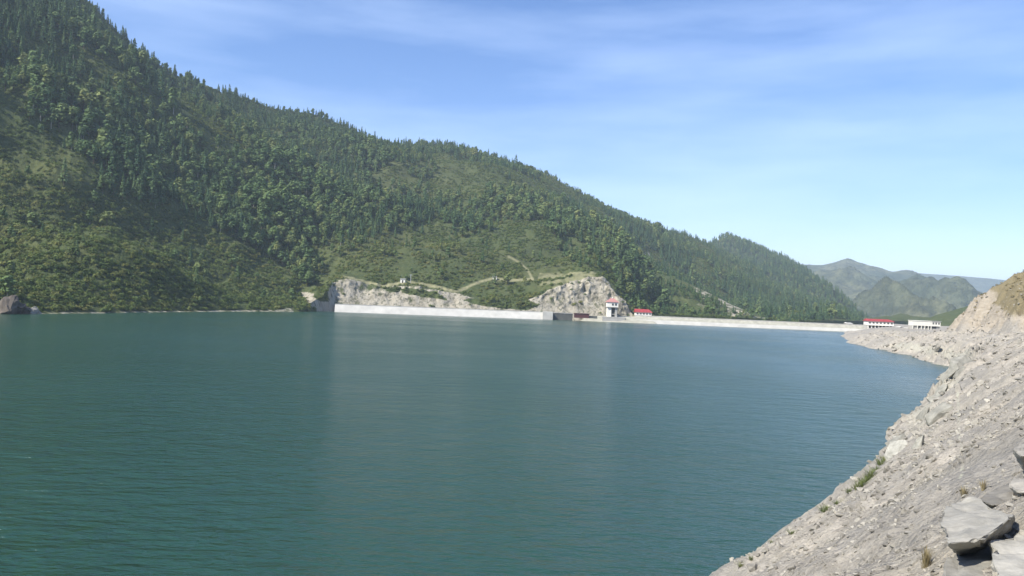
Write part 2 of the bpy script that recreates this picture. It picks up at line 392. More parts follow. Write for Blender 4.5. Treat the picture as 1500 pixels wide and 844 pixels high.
# soften the kink at mid: smooth rows of Z between cut and ridge
i0, i1 = 36, 34 + 90 + 170
Zs = Z.copy()
for _ in range(25):
    Zs[i0:i1 - 2] = (Zs[i0 - 1:i1 - 3] + 2 * Zs[i0:i1 - 2] + Zs[i0 + 1:i1 - 1]) / 4
Z = Zs
X = Um * D; Y = D.copy()
w_up = np.clip((T - 1.0) / 0.6, 0, 1) * np.clip((3.02 - T) / 0.5, 0, 1)
w_any = np.clip((T - 1.0) / 0.25, 0, 1)
gul = ridged((X * 0.75 - Y * 0.45) / 120, (X * 0.45 + Y * 0.75) / 420, seed=3, octv=3)
Z = Z + w_up * (16 * fbm(X / 150, Y / 150, seed=1, octv=3) + 11 * gul) + w_any * 1.3 * fbm(X / 18, Y / 18, seed=9, octv=3) * np.where(T > 2.9, 1.4, 1.0)
PXm, PYm, _ = project(np.stack([X, Y, Z], -1).reshape(-1, 3)); PXm = PXm.reshape(X.shape); PYm = PYm.reshape(X.shape)
band = ridged((-PXm * 0.5 + PYm * 0.87) / 34, (PXm * 0.87 + PYm * 0.5) / 190, seed=55, octv=3)
Z = Z + 5.0 * band * (1 - sstep(380, 560, PXm)) * np.clip((T - 1.05) / 0.3, 0, 1) * np.clip((2.7 - T) / 0.4, 0, 1)
# rock cut faces between base and cut top
face = np.clip(T, 0, 1) * np.clip(1.35 - T, 0, 0.35) / 0.35
inrock = sstep(468, 488, PXm) * (1 - sstep(924, 940, PXm))
rough = ridged(X / 9, Z / 14, Y / 22, seed=21, octv=4)
bfac = sstep(770, 850, PXm)
Y = Y - face * inrock * (2.2 + 2.0 * bfac) * rough
X = X + face * inrock * 1.3 * fbm(X / 7, Z / 7, Y / 7, seed=31)
Z = Z + face * inrock * 0.8 * fbm(X / 4, Y / 4, Z / 4, seed=41)
rock = inrock * (0.60 + 0.20 * bfac + 0.2 * fbm(X / 14, Z / 9, seed=47, octv=3)) * np.where((T >= 0) & (T <= 1.0), 1.0, np.where(T < 0, 1.0, np.clip(1 - (T - 1.0) / 0.05, 0, 1)))
# grassy islands inside the long cut, as in the photograph
def inpoly(px, py, poly):
    ins = np.zeros(px.shape, bool); n = len(poly)
    for i in range(n):
        x1, y1 = poly[i]; x2, y2 = poly[(i + 1) % n]
        c = (y1 > py) != (y2 > py)
        with np.errstate(divide='ignore', invalid='ignore'):
            ins ^= c & (px < (x2 - x1) * (py - y1) / (y2 - y1 + 1e-12) + x1)
    return ins
green_spots = [[(575, 421), (640, 428), (655, 440), (600, 432)], [(690, 437), (770, 437), (790, 447), (770, 455), (705, 448), (680, 440)], [(555, 420), (590, 424), (580, 430)]]
for gs in green_spots: rock = np.where(inpoly(PXm, PYm, gs), rock * 0.30, rock)
rock = np.maximum(rock, 0.50 * ((T >= -0.1) & (T < 1.0) & (PXm < 430)))
rock = np.where(inpoly(PXm, PYm, [(438, 430), (450, 433), (470, 441), (494, 446), (494, 459), (470, 459), (452, 446)]), 0.75, rock)
rock = np.maximum(rock, 0.5 * np.exp(-((PXm - 945) / 25) ** 2 - ((PYm - 375) / 12) ** 2))
# dry bare ground: cut tracks and worn meadow
def near_line(px, py, pts, w):
    d = np.full(px.shape, 1e9)
    for (x1, y1), (x2, y2) in zip(pts[:-1], pts[1:]):
        t = np.clip(((px - x1) * (x2 - x1) + (py - y1) * (y2 - y1)) / ((x2 - x1) ** 2 + (y2 - y1) ** 2), 0, 1)
        d = np.minimum(d, np.hypot(px - x1 - t * (x2 - x1), py - y1 - t * (y2 - y1)))
    return np.clip(1.3 - d / w, 0, 1)
track = [(505, 406), (560, 419), (600, 413), (640, 420), (668, 428), (700, 414), (722, 408), (745, 411), (780, 409)]
track2 = [(745, 376), (762, 385), (773, 396), (780, 409)]
dry = 0.85 * near_line(PXm, PYm, track, 2.2) + 0.8 * near_line(PXm, PYm, track2, 1.8)
dry = np.maximum(dry, 0.65 * inpoly(PXm, PYm, [(790, 400), (870, 398), (885, 406), (840, 412), (800, 425), (785, 420)]) * sstep(-0.2, 0.5, fbm(X / 10, Y / 10, seed=77)))
dry = np.clip(dry, 0, 1)
V = np.stack([X, Y, Z], -1).reshape(-1, 3)
Fm = grid_faces(*X.shape)
mtn = add_obj('mountain', mesh_from('mountain', V, Fm, [MAT_MTN], True, {'rock': rock.ravel(), 'dry': dry.ravel()}))
tag(mtn, 'steep green mountainside with woods, scrub and pale rock cuts above the reservoir', 'mountain', kind='structure')
MV, MT = V, T.ravel()

# ------------------------------------------------------------------ other hills as ridge sheets
def hill(name, ridge, baseD, baseZ, mat, back=600, amp=12, scale=160, rows=60, cols=220, rockf=None, seed=5, shape=1.0):
    L = line(ridge); uu = np.linspace(L[0][0], L[0][-1], cols)
    Dr = np.interp(uu, L[0], L[1]); Zr = np.interp(uu, L[0], L[2])
    k = np.linspace(0, 1, rows)[:, None]
    Dd = baseD * (1 - k) + Dr[None] * k; Zz = baseZ + (Zr[None] - baseZ) * k ** shape
    kb = np.linspace(0.08, 1, 14)[:, None]
    Dd = np.concatenate([Dd, Dr[None] + back * kb]); Zz = np.concatenate([Zz, Zr[None] - (Zr[None] - baseZ) * kb])
    Xx = uu[None] * Dd; wgt = np.concatenate([np.sin(np.pi * k) + 0.03, 0.03 + 0.2 * kb])
    rd = ridged((Xx * 0.8 + Dd * 0.3) / scale, Dd / (3.0 * scale), seed=seed, octv=4)
    Zz = Zz + wgt * amp * (fbm(Xx / scale, Dd / scale, seed=seed + 3) * 0.7 + rd * 0.8)
    Vv = np.stack([Xx, Dd + 0 * Xx, Zz], -1).reshape(-1, 3)
    rk = np.zeros(len(Vv)) if rockf is None else rockf(Vv)
    o = add_obj(name, mesh_from(name, Vv, grid_faces(*Xx.shape), [mat], True, {'rock': rk, 'dry': np.zeros(len(Vv))}))
    tag(o, kind='structure'); return Vv, Xx.shape

def spur_rock(Vv):
    px, py, _ = project(Vv)
    return np.clip(near_line(px, py, [(1015, 425), (1040, 438), (1075, 452), (1125, 469)], 20) * (0.50 + 0.5 * vnoise(Vv[:, 0] / 14, Vv[:, 1] / 14, Vv[:, 2] / 14, 3)), 0, 0.50)
HV_spur, HS_spur = hill('rocky_spur', [(938, 440, 640), (948, 408, 690), (960, 400, 700), (985, 406, 700), (1010, 416, 695), (1040, 430, 690), (1070, 446, 685), (1100, 458, 680), (1135, 468, 675), (1170, 478, 670)],
     570, -20, MAT_MTN, back=160, amp=5, scale=40, rows=70, cols=260, rockf=spur_rock, seed=12)
HV_2, HS_2 = hill('wooded_hill', [(960, 400, 1700), (1000, 375, 1700), (1040, 358, 1720), (1065, 347, 1740), (1100, 358, 1740), (1130, 369, 1730), (1150, 380, 1700), (1180, 397, 1680), (1200, 414, 1650), (1230, 443, 1600), (1262, 472, 1550), (1300, 492, 1500)],
     960, -40, MAT_HILL2, back=700, amp=26, scale=190, seed=20, rows=110, cols=300)
hill('distant_hill', [(1060, 400, 3600), (1120, 392, 3600), (1170, 388, 3600), (1205, 389, 3600), (1240, 383, 3650), (1272, 391, 3600), (1310, 403, 3600), (1350, 412, 3600), (1400, 440, 3600), (1440, 475, 3600)],
     1900, -40, MAT_HILL3, back=900, amp=55, scale=260, seed=30, rows=120, cols=300)
hill('distant_ridge', [(1230, 425, 5200), (1290, 406, 5200), (1330, 402, 5200), (1345, 400.5, 5200), (1400, 404, 5200), (1450, 408, 5200), (1520, 416, 5200), (1620, 440, 5200)],
     4300, -40, MAT_HILL3, back=1200, amp=45, scale=500, seed=37)
hill('middle_hill', [(1225, 470, 2100), (1255, 448, 2150), (1285, 428, 2250), (1320, 414, 2350), (1343, 402, 2450), (1358, 408, 2450), (1380, 421, 2400), (1405, 436, 2350), (1430, 455, 2300), (1470, 482, 2250)],
     1300, -45, MAT_HILL3, back=600, amp=48, scale=140, seed=44, rows=120, cols=300)
hill('green_hill', [(1320, 487, 800), (1345, 474, 820), (1370, 462, 830), (1392, 456, 830), (1420, 448, 820), (1460, 432, 800), (1520, 420, 780)],
     600, -15, MAT_MTN, back=300, amp=5, scale=60, seed=51)

# ------------------------------------------------------------------ right bank
ys_ = np.array([-160, -40, 0, 35.5, 47, 54, 70, 94, 130, 171, 194, 233, 304, 330, 400, 450, 490, 620])
xs_ = np.array([-128, -43, -15, 9.6, 18, 23, 33.5, 48, 70, 95, 105.5, 116.5, 129.5, 140, 165, 190, 207, 260])
def BI(y, yy, vv): return np.interp(y, yy, vv)
def shore_x(y):
    return np.interp(y, ys_, xs_) + np.clip(y / 60, 0.1, 1.6) * 0.9 * fbm(y / 9, 0 * y, seed=61, octv=3)
def bank_prof(x, y):
    W = BI(y, [-160, 0, 94, 171, 233, 304, 420, 620], [15, 15, 15, 14, 13, 15, 22, 30])
    zt = BI(y, [-160, 0, 100, 171, 233, 304, 420, 620], [10.3, 10.3, 9.6, 8.3, 6.6, 5.0, 4.2, 4.0])
    rw = BI(y, [-160, 150, 200, 233, 304, 360, 420, 620], [7, 7, 7, 9, 22, 28, 60, 80])
    hc = BI(y, [-160, 150, 233, 304, 360, 420, 620], [12, 14, 16, 16, 11, 6, 6])
    wc = BI(y, [-160, 233, 304, 360, 420, 620], [12, 12, 15, 22, 22, 30])
    w = x - shore_x(y)
    q = np.clip(w / W, 0, 1)
    z = np.where(w < 0, np.maximum(w * 0.8, -4), zt * (0.93 * q + 0.07 * np.sin(q * np.pi * 0.5)))
    c = np.clip((w - W - rw) / wc, 0, 1)
    z = z + hc * c ** 1.05
    e = np.maximum(w - W - rw - wc, 0)
    z = z + np.minimum(0.5 * e, 22) + 0.06 * np.clip(e - 44, 0, 200)
    return z, w, W, rw, c, e
def bank_z(x, y, detail=True):
    x = np.asarray(x, float); y = np.asarray(y, float)
    z, w, W, rw, c, e = bank_prof(x, y)
    dist = np.hypot(x, y)
    land = sstep(-1, 2.0, w)
    road = sstep(W - 1, W + 1, w) * (1 - sstep(W + rw - 1, W + rw + 1, w)) 
    a = land * (1 - 0.75 * road)
    nearf = 1 - sstep(8, 25, dist) * 0
    z = z + a * sstep(60, 170, dist) * (0.9 * ridged(x / 13, y / 13, seed=78, octv=4) + 0.35 * fbm(x / 2.2, y / 2.2, seed=79, octv=3)) * sstep(0.5, 5, w) * (1 - sstep(300, 340, y))
    z = z + a * (0.55 * fbm(x / 6.5, y / 6.5, seed=71, octv=3) * sstep(3, 14, dist) + 0.05 * ridged(x / 1.4, y / 1.4, seed=72, octv=3) + 0.10 * fbm(x / 1.1, y / 1.1, seed=74, octv=3) + 0.05 * fbm(x / 0.33, y / 0.33, seed=73, octv=3))
    q = (x * 0.80 + y * 0.30) / 4.6 + 0.55 * fbm(x / 5, y / 5, seed=84, octv=2); saw = q - np.floor(q); saw = np.where(saw < 0.86, saw / 0.86, (1 - saw) / 0.14)
    patch = np.clip(0.6 + 1.0 * fbm(x / 11, y / 11, seed=86, octv=2), 0, 1.2)
    z = z + 2.6 * (saw - 0.45) * patch * sstep(0.2, 1.5, w) * (1 - sstep(6, 10, w)) * sstep(38, 60, y) * (1 - sstep(200, 240, y))
    cl = np.clip(4 * c * (1 - c), 0, 1) + 0.3 * np.clip(e / 4, 0, 1)
    z = z + cl * (2.6 * ridged((x * 0.5 - y * 0.8) / 7, (x * 0.8 + y * 0.5) / 16, seed=75, octv=5) + 1.3 * fbm(x / 2.8, y / 2.8, seed=76, octv=4))
    return z
yr = [-160.0]
while yr[-1] < 2: yr.append(yr[-1] + max(0.14, abs(yr[-1] - 2) * 0.06))
while yr[-1] < 620: yr.append(yr[-1] + max(0.11, min(1.0 if yr[-1] < 340 else 4.0, yr[-1] * 0.0085)))
yr = np.array(yr)
lat = np.concatenate([np.linspace(-6, 0, 10, endpoint=False), np.linspace(0, 16, 130, endpoint=False), np.linspace(16, 75, 150, endpoint=False), np.linspace(75, 260, 25)])
Yb = yr[:, None] + 0 * lat[None]; 
# rows run square to the bank near the camera by sliding along y
Xb = np.interp(yr, ys_, xs_)[:, None] + lat[None] * np.interp(yr, [0, 300], [1.0, 1.0])[:, None]
Zb = bank_z(Xb, Yb)
_, wB, WB, rwB, cB, eB = bank_prof(Xb, Yb)
pxB, pyB, fB = project(np.stack([Xb, Yb, Zb], -1).reshape(-1, 3)); pxB = pxB.reshape(Xb.shape); pyB = pyB.reshape(Xb.shape)
tan = np.clip(cB * 3, 0, 1) * 0.95 + 0.25 * sstep(180, 260, Yb) * sstep(0.6, 0.9, wB / WB)
grassB = 0.62 * sstep(0, 5, eB) + 0.42 * sstep(0.35, 0.9, cB) * (0.6 + 0.6 * fbm(Xb / 9, Yb / 9, seed=66, octv=2)) * sstep(0, 1, cB * 9)
grassB = np.maximum(grassB, 0.66 * sstep(1432, 1470, pxB + 25 * fbm(Xb / 12, Zb / 6, seed=63, octv=3)) * (1 - sstep(455, 478, pyB)) * (Yb > 120))
grassB = np.clip(grassB, 0, 0.8)
grassB = np.maximum(grassB, 0.42 * np.exp(-((wB - 0.8) / 1.0) ** 2) * (Yb < 110))
pale = 0.55 * np.exp(-((wB - 3.5) / 3.5) ** 2) * sstep(40, 80, Yb) * (1 - sstep(255, 290, Yb))
pale = np.maximum(pale, 0.75 * near_line(pxB, pyB, [(1402, 560), (1404, 600), (1405, 640), (1410, 665), (1407, 700)], 3.0) * (Yb > 0))
bank = add_obj('rubble_bank', mesh_from('rubble_bank', np.stack([Xb, Yb, Zb], -1).reshape(-1, 3), grid_faces(*Xb.shape), [MAT_BANK], True,
               {'tan': tan.ravel(), 'grass': grassB.ravel(), 'pale': pale.ravel()}))
tag(bank, 'pale grey rubble bank sloping down to the water', 'bank', kind='structure')

# ------------------------------------------------------------------ box builder
class MB:
    def __init__(s): s.v, s.f = [], []
    def poly(s, pts, faces):
        o = len(s.v); s.v += [tuple(p) for p in pts]; s.f += [tuple(o + i for i in f) for f in faces]; return s
    def box(s, x0, x1, y0, y1, z0, z1):
        return s.poly([(x0, y0, z0), (x1, y0, z0), (x1, y1, z0), (x0, y1, z0), (x0, y0, z1), (x1, y0, z1), (x1, y1, z1), (x0, y1, z1)],
                      [(0, 3, 2, 1), (4, 5, 6, 7), (0, 1, 5, 4), (1, 2, 6, 5), (2, 3, 7, 6), (3, 0, 4, 7)])
    def build(s, name, mat, parent=None, loc=(0, 0, 0), rz=0.0, bevel=0.0):
        me = bpy.data.meshes.new(name); me.from_pydata(s.v, [], s.f); me.materials.append(mat); me.update()
        if bevel:
            b = bmesh.new(); b.from_mesh(me); bmesh.ops.bevel(b, geom=b.edges[:], offset=bevel, segments=1, affect='EDGES', clamp_overlap=True); b.to_mesh(me); b.free()
        return add_obj(name, me, parent, loc, rz)
def window(parent, x, y, z, w, h, frame_mat=WALL_WHITE, name='window'):
    """a framed window set on the wall plane y (facing -y)"""
    f = MB(); t = 0.10
    f.box(x - w / 2 - t, x + w / 2 + t, y - 0.08, y + 0.05, z - t, z); f.box(x - w / 2 - t, x + w / 2 + t, y - 0.08, y + 0.05, z + h, z + h + t)
    f.box(x - w / 2 - t, x - w / 2, y - 0.08, y + 0.05, z, z + h); f.box(x + w / 2, x + w / 2 + t, y - 0.08, y + 0.05, z, z + h)
    f.box(x - 0.03, x + 0.03, y - 0.06, y + 0.04, z, z + h)
    o = f.build(name, frame_mat, parent)
    MB().box(x - w / 2, x + w / 2, y - 0.03, y + 0.02, z, z + h).build('pane', GLASS, o)
    return o

# ------------------------------------------------------------------ dam
def swept(path, section, caps=True):
    """sweep a closed (offset, z) section along a plan path; offset positive = away from the camera side"""
    P = [Vector((x, y)) for x, y in path]; n = len(P); k = len(section); mb = MB(); vs = []
    for i in range(n):
        d = (P[min(i + 1, n - 1)] - P[max(i - 1, 0)]).normalized(); nrm = Vector((-d.y, d.x))
        for o, z in section: vs.append((P[i].x + nrm.x * o, P[i].y + nrm.y * o, z))
    fs = []
    for i in range(n - 1):
        for j in range(k):
            a, b = i * k + j, i * k + (j + 1) % k
            fs.append((a, b, b + k, a + k))
    if caps: fs.append(tuple(range(k))[::-1]); fs.append(tuple((n - 1) * k + j for j in range(k)))
    return mb.poly(vs, fs)
def plan(*pp):
    out = []
    for (a, b), (c, d) in zip(pp[:-1], pp[1:]):
        m = max(2, int(math.hypot(c - a, d - b) / 8))
        out += [(a + (c - a) * i / m, b + (d - b) * i / m) for i in range(m)]
    return out + [pp[-1]]
pL = on_z(490, 456.5); pM = on_z(808, 468.3); pR = on_z(1272, 487.3)
left_path = plan((pL[0], pL[1]), ((pL[0] + pM[0]) / 2 + 1, (pL[1] + pM[1]) / 2 + 1.5), (pM[0], pM[1]))
d1 = empty('dam_wall', (0, 0, 0)); tag(d1, 'long white concrete dam wall below the grey rock cut', 'dam')
swept(left_path, [(-2.4, -3), (3.2, 4.0), (6.0, 4.0), (6.0, -3)]).build('wall', CONC_WHITE, d1)
swept(left_path, [(3.25, 4.01), (3.25, 4.5), (3.55, 4.5), (3.55, 4.01)]).build('parapet', CONC_WHITE, d1)
swept(left_path, [(5.2, 4.02), (5.2, 4.25), (9.0, 4.25), (9.0, 2.0), (6.02, 2.0), (6.02, 4.02)]).build('crest_road', GRAVEL_ROAD, d1)
# end block of the left wall
ex, ey = pM[0], pM[1]
MB().box(ex - 5.5, ex + 0.6, ey - 0.8, ey + 7, -3, 4.62).build('end_block', CONC_WHITE, d1)

# recessed spillway wall between the two wings
d3 = empty('spillway_wall', (0, 0, 0)); tag(d3, 'dark grey recessed spillway wall beside the white dam end block', 'wall')
sp = MB().box(ex + 0.62, ex + 13, ey + 5.5, ey + 8, -3, 3.9).build('wall', CONC_DARK, d3)
MB().box(ex + 0.62, ex + 13.3, ey + 5.3, ey + 8.2, 3.9, 4.3).build('coping', CONC_GREY, d3)
# tower apron
tw = on_z(897, 471.3); tx, ty = tw[0], tw[1]
ap = empty('concrete_apron', (tx, ty, 0)); tag(ap, 'sloping pale concrete and gravel apron around the intake tower foot', 'apron')
MB().poly([(-20, 0.5, -1), (27, -1.5, -1), (34, 14, -1), (-21, 14, -1), (-16, 5.5, 1.6), (-4, 4.4, 2.6), (10, 4.2, 2.6), (24, 5.0, 3.3), (33, 14, 3.6), (-20, 14, 3.3)],
          [(0, 1, 7, 6, 5, 4), (1, 2, 8, 7), (3, 0, 4, 9), (4, 5, 6, 7, 8, 9), (2, 3, 9, 8)]).build('slab', GRAVEL_ROAD, ap)
MB().box(-6, 8, 2.2, 5.6, 0.2, 2.9).build('footing', CONC_GREY, ap)
# right wing
right_path = plan((tx + 14, ty + 1.0), (pR[0], pR[1]))
d2 = empty('dam_embankment', (0, 0, 0)); tag(d2, 'long dam embankment with white concrete facing running to the red roofed house', 'dam')
swept(right_path, [(0, -3), (2.2, 0.0 + 2.0), (9.0, 2.0), (9.0, -3)]).build('facing', CONC_WHITE, d2)
swept(right_path, [(2.3, 2.02), (5.4, 4.0), (14, 4.0), (22, -3), (9.02, -3), (9.02, 2.02)]).build('crest_bank', GRAVEL_ROAD, d2)
swept(right_path, [(5.5, 4.01), (5.5, 4.55), (5.8, 4.55), (5.8, 4.01)]).build('parapet', CONC_GREY, d2)

# ------------------------------------------------------------------ intake tower
t0 = empty('intake_tower', (tx + 0.3, ty + 4.5, 2.4)); tag(t0, 'white intake tower with hipped red roof standing on the dam', 'tower')
legs = 6.6
for x0, x1 in ((-3.1, -0.6), (1.7, 3.1)):
    MB().box(x0, x1, 0, 5, 0, legs).build('pier', CONC_GREY if x0 > 0 else WALL_WHITE, t0, bevel=0.05)
MB().box(-0.6, 1.7, 2.6, 5, 0, legs).build('back_wall', CONC_DARK, t0)  # dark tone paints the shade of the opening between the piers
MB().box(-0.6, 1.7, 0.5, 0.8, 1.9, 2.3).build('cross_beam', CONC_GREY, t0)
MB().box(-3.4, 3.4, -0.7, 5.7, legs, legs + 2.9).build('cabin', WALL_WHITE, t0)
MB().box(-3.6, 3.6, -0.9, 5.9, legs - 0.25, legs + 0.1).build('floor_slab', CONC_GREY, t0)
window(t0, 0.1, -0.7, legs + 0.95, 1.05, 1.2, CONC_GREY); window(t0, 2.0, -0.7, legs + 0.95, 1.15, 1.3, CONC_GREY)
zr = legs + 2.9
MB().poly([(-3.9, -1.1, zr), (3.9, -1.1, zr), (3.9, 6.1, zr), (-3.9, 6.1, zr), (-1.0, 2.5, zr + 2.6), (1.0, 2.5, zr + 2.6), (-3.9, -1.1, zr + .22), (3.9, -1.1, zr + .22), (3.9, 6.1, zr + .22), (-3.9, 6.1, zr + .22)],
          [(3, 2, 1, 0), (0, 1, 7, 6), (1, 2, 8, 7), (2, 3, 9, 8), (3, 0, 6, 9), (6, 7, 5, 4), (8, 9, 4, 5), (7, 8, 5), (9, 6, 4)]).build('roof', ROOF_PINK, t0)
MB().box(-0.3, 0.3, 2.2, 2.8, zr + 2.5, zr + 3.3).build('finial', WALL_WHITE, t0)

# small maroon shed on the spillway
s0 = empty('hoist_shed', at(853, 463, 486)); tag(s0, 'low maroon hoist shed on the spillway beside the rock bluff', 'shed')
MB().box(-5.0, 4.0, -1.5, 1.5, -1.2, 1.3).build('body', MAROON, s0)
MB().box(-5.3, 4.3, -1.8, 1.8, 1.3, 1.6).build('roof', MAROON, s0)
MB().box(4.02, 9.0, -1.0, 1.5, -1.2, 0.3).build('gate_block', CONC_DARK, s0)

# ------------------------------------------------------------------ houses
def gable_house(name, loc, rz, L, W, H, label, storeys=1, roofh=1.9, nwin=6, roof=ROOF_RED, wallm=WALL_WHITE, cat='house'):
    h = empty(name, loc, rz); tag(h, label, cat)
    hh = H / storeys
    if storeys == 2:
        MB().box(-L / 2, L / 2, 0, W, hh * 0.92, H).build('upper_wall', wallm, h)
        MB().box(-L / 2 + 0.2, L / 2 - 0.2, 1.7, W - 0.2, 0, hh * 0.92 - 0.003).build('ground_floor_wall', CONC_GREY, h)
        npil = 8
        for i in range(npil):
            x = -L / 2 + 0.25 + (L - 0.5) * i / (npil - 1)
            MB().box(x - 0.22, x + 0.22, 0.05, 0.5, -1.0, hh * 0.92 - 0.003).build('pillar', wallm, h)
        for i in range(npil - 1):
            x = -L / 2 + 0.25 + (L - 0.5) * (i + 0.5) / (npil - 1)
            MB().box(x - 0.75, x + 0.75, 1.66, 1.72, 0.05, hh * 0.72).build('dark_opening', DARK_OPEN, h)  # flat panel with painted shade, one opening between each pair of pillars
        MB().box(-L / 2 - 0.15, L / 2 + 0.15, -0.5, 0.0, hh * 0.86, hh * 0.95).build('ledge', wallm, h)
    else:
        MB().box(-L / 2, L / 2, 0, W, -1.0, H).build('wall', wallm, h)
    zb = H - hh + hh * 0.36
    for i in range(nwin):
        x = -L / 2 + L * (i + 0.5) / nwin
        window(h, x, 0.0, zb, L / nwin * 0.42, hh * 0.42, CONC_GREY)
    e = 0.5
    r = MB().poly([(-L / 2 - e, -e, H), (L / 2 + e, -e, H), (L / 2 + e, W + e, H), (-L / 2 - e, W + e, H), (-L / 2 - e, W / 2, H + roofh), (L / 2 + e - 1.8, W / 2, H + roofh),
                   (-L / 2 - e, -e, H + .18), (L / 2 + e, -e, H + .18), (L / 2 + e, W + e, H + .18), (-L / 2 - e, W + e, H + .18)],
                  [(3, 2, 1, 0), (0, 1, 7, 6), (1, 2, 8, 7), (2, 3, 9, 8), (3, 0, 6, 9), (6, 7, 5, 4), (8, 9, 4, 5), (9, 6, 4), (7, 8, 5)])
    ro = r.build('roof', roof, h)
    for i in range(int(L / 1.2)):
        x = -L / 2 - e + 0.6 + i * 1.2
        if x > L / 2 + e - 1.9: break
        MB().poly([(x - .04, -e, H + .18), (x + .04, -e, H + .18), (x + .04, W / 2, H + roofh + .01), (x - .04, W / 2, H + roofh + .01), (x - .04, -e, H + .26), (x + .04, -e, H + .26), (x + .04, W / 2, H + roofh + .09), (x - .04, W / 2, H + roofh + .09)],
                  [(0, 1, 5, 4), (4, 5, 6, 7), (1, 2, 6, 5), (3, 0, 4, 7), (2, 3, 7, 6)]).build('roof_seam', roof, ro)
    return h
hA = at(1290, 481.5, 468)
gable_house('house', hA, math.radians(-4), 14.6, 7.0, 4.1, 'two storey white house with bright red roof and pillared ground floor at the dam end', 2, 1.4, 7)
hR = at(943, 462.5, 506)
gable_house('cottage', hR, math.radians(2), 10.0, 5.5, 2.0, 'small low red roofed cottage between the intake tower and the wooded slope', 1, 2.1, 5)
bB = empty('depot_building', at(1357, 481.0, 432), math.radians(-6)); bB.scale = (0.84, 0.84, 0.78); tag(bB, 'cream flat roofed depot building beside the tan cliff foot', 'building')
MB().box(-8.6, 8.6, 0, 7, 1.6, 4.9).build('wall', WALL_CREAM, bB)
MB().box(-8.9, 3.2, -0.3, 7.3, 4.9, 5.2).build('roof', WALL_WHITE, bB)
MB().box(3.22, 9.0, -0.4, 7.4, 4.9, 5.25).build('roof', ROOF_GREY, bB)
MB().box(-8.5, 8.5, 0.8, 6.9, -1.0, 1.597).build('plinth', CONC_GREY, bB)
for x in (-4.2, -2.2, 0.4, 2.2): MB().box(x - 0.7, x + 0.7, 0.74, 0.82, 0.1, 1.5).build('dark_opening', DARK_OPEN, bB)  # ground floor openings as flat panels, shade painted dark
MB().box(3.2, 6.4, 0.70, 0.85, 0.0, 1.55).build('wide_dark_opening', DARK_OPEN, bB)  # wider opening, its inner shade painted on a flat panel
for x in (4.2, 5.9, 7.6): window(bB, x, 0.0, 3.0, 0.8, 1.2, CONC_GREY)
for x in (-8.3, -5.4, -2.9, -0.9, 1.3, 3.0): MB().box(x - .2, x + .2, 0.05, 0.45, -1.0, 1.597).build('pillar', WALL_CREAM, bB)

def mtn_point(px, py):
    P = MV; d = None
    qx, qy, f = project(P); ok = (f > 10) & (MT > 0.0) & (MT < 3)
    i = np.argmin(np.where(ok, (qx - px) ** 2 + (qy - py) ** 2, 1e12)); return P[i]
for (px, py, s, lab) in ((590, 414, 1.0, 'tiny white hut beside a pole on the hillside track above the rock cut'), (725, 409, 0.9, 'tiny white hut at the crest of the slanting hillside track')):
    p = mtn_point(px, py); hu = empty('hut', (p[0], p[1], p[2] - 0.3)); tag(hu, lab, 'hut')
    MB().box(-1.5 * s, 1.5 * s, -1.2, 1.2, 0, 2.2 * s).build('wall', WALL_WHITE, hu)
    MB().poly([(-1.7 * s, -1.4, 2.2 * s), (1.7 * s, -1.4, 2.2 * s), (1.7 * s, 1.4, 2.6 * s), (-1.7 * s, 1.4, 2.6 * s), (-1.7 * s, -1.4, 2.4 * s), (1.7 * s, -1.4, 2.4 * s), (1.7 * s, 1.4, 2.8 * s), (-1.7 * s, 1.4, 2.8 * s)],
              [(3, 2, 1, 0), (4, 5, 6, 7), (0, 1, 5, 4), (1, 2, 6, 5), (2, 3, 7, 6), (3, 0, 4, 7)]).build('roof', ROOF_GREY, hu)
    MB().box(-0.4, 0.4, -1.26, -1.2, 0, 1.7).build('dark_opening', DARK_OPEN, hu)  # hut entrance as a dark panel, shade in its colour
p = mtn_point(601, 415); po = empty('utility_pole', (p[0], p[1], p[2] - 0.3)); tag(po, 'thin pale utility pole beside the hillside hut', 'pole')
MB().box(-0.13, 0.13, -0.13, 0.13, 0, 6.0).build('shaft', METAL, po); MB().box(-0.9, 0.9, -0.08, 0.08, 5.3, 5.5).build('crossarm', METAL, po)

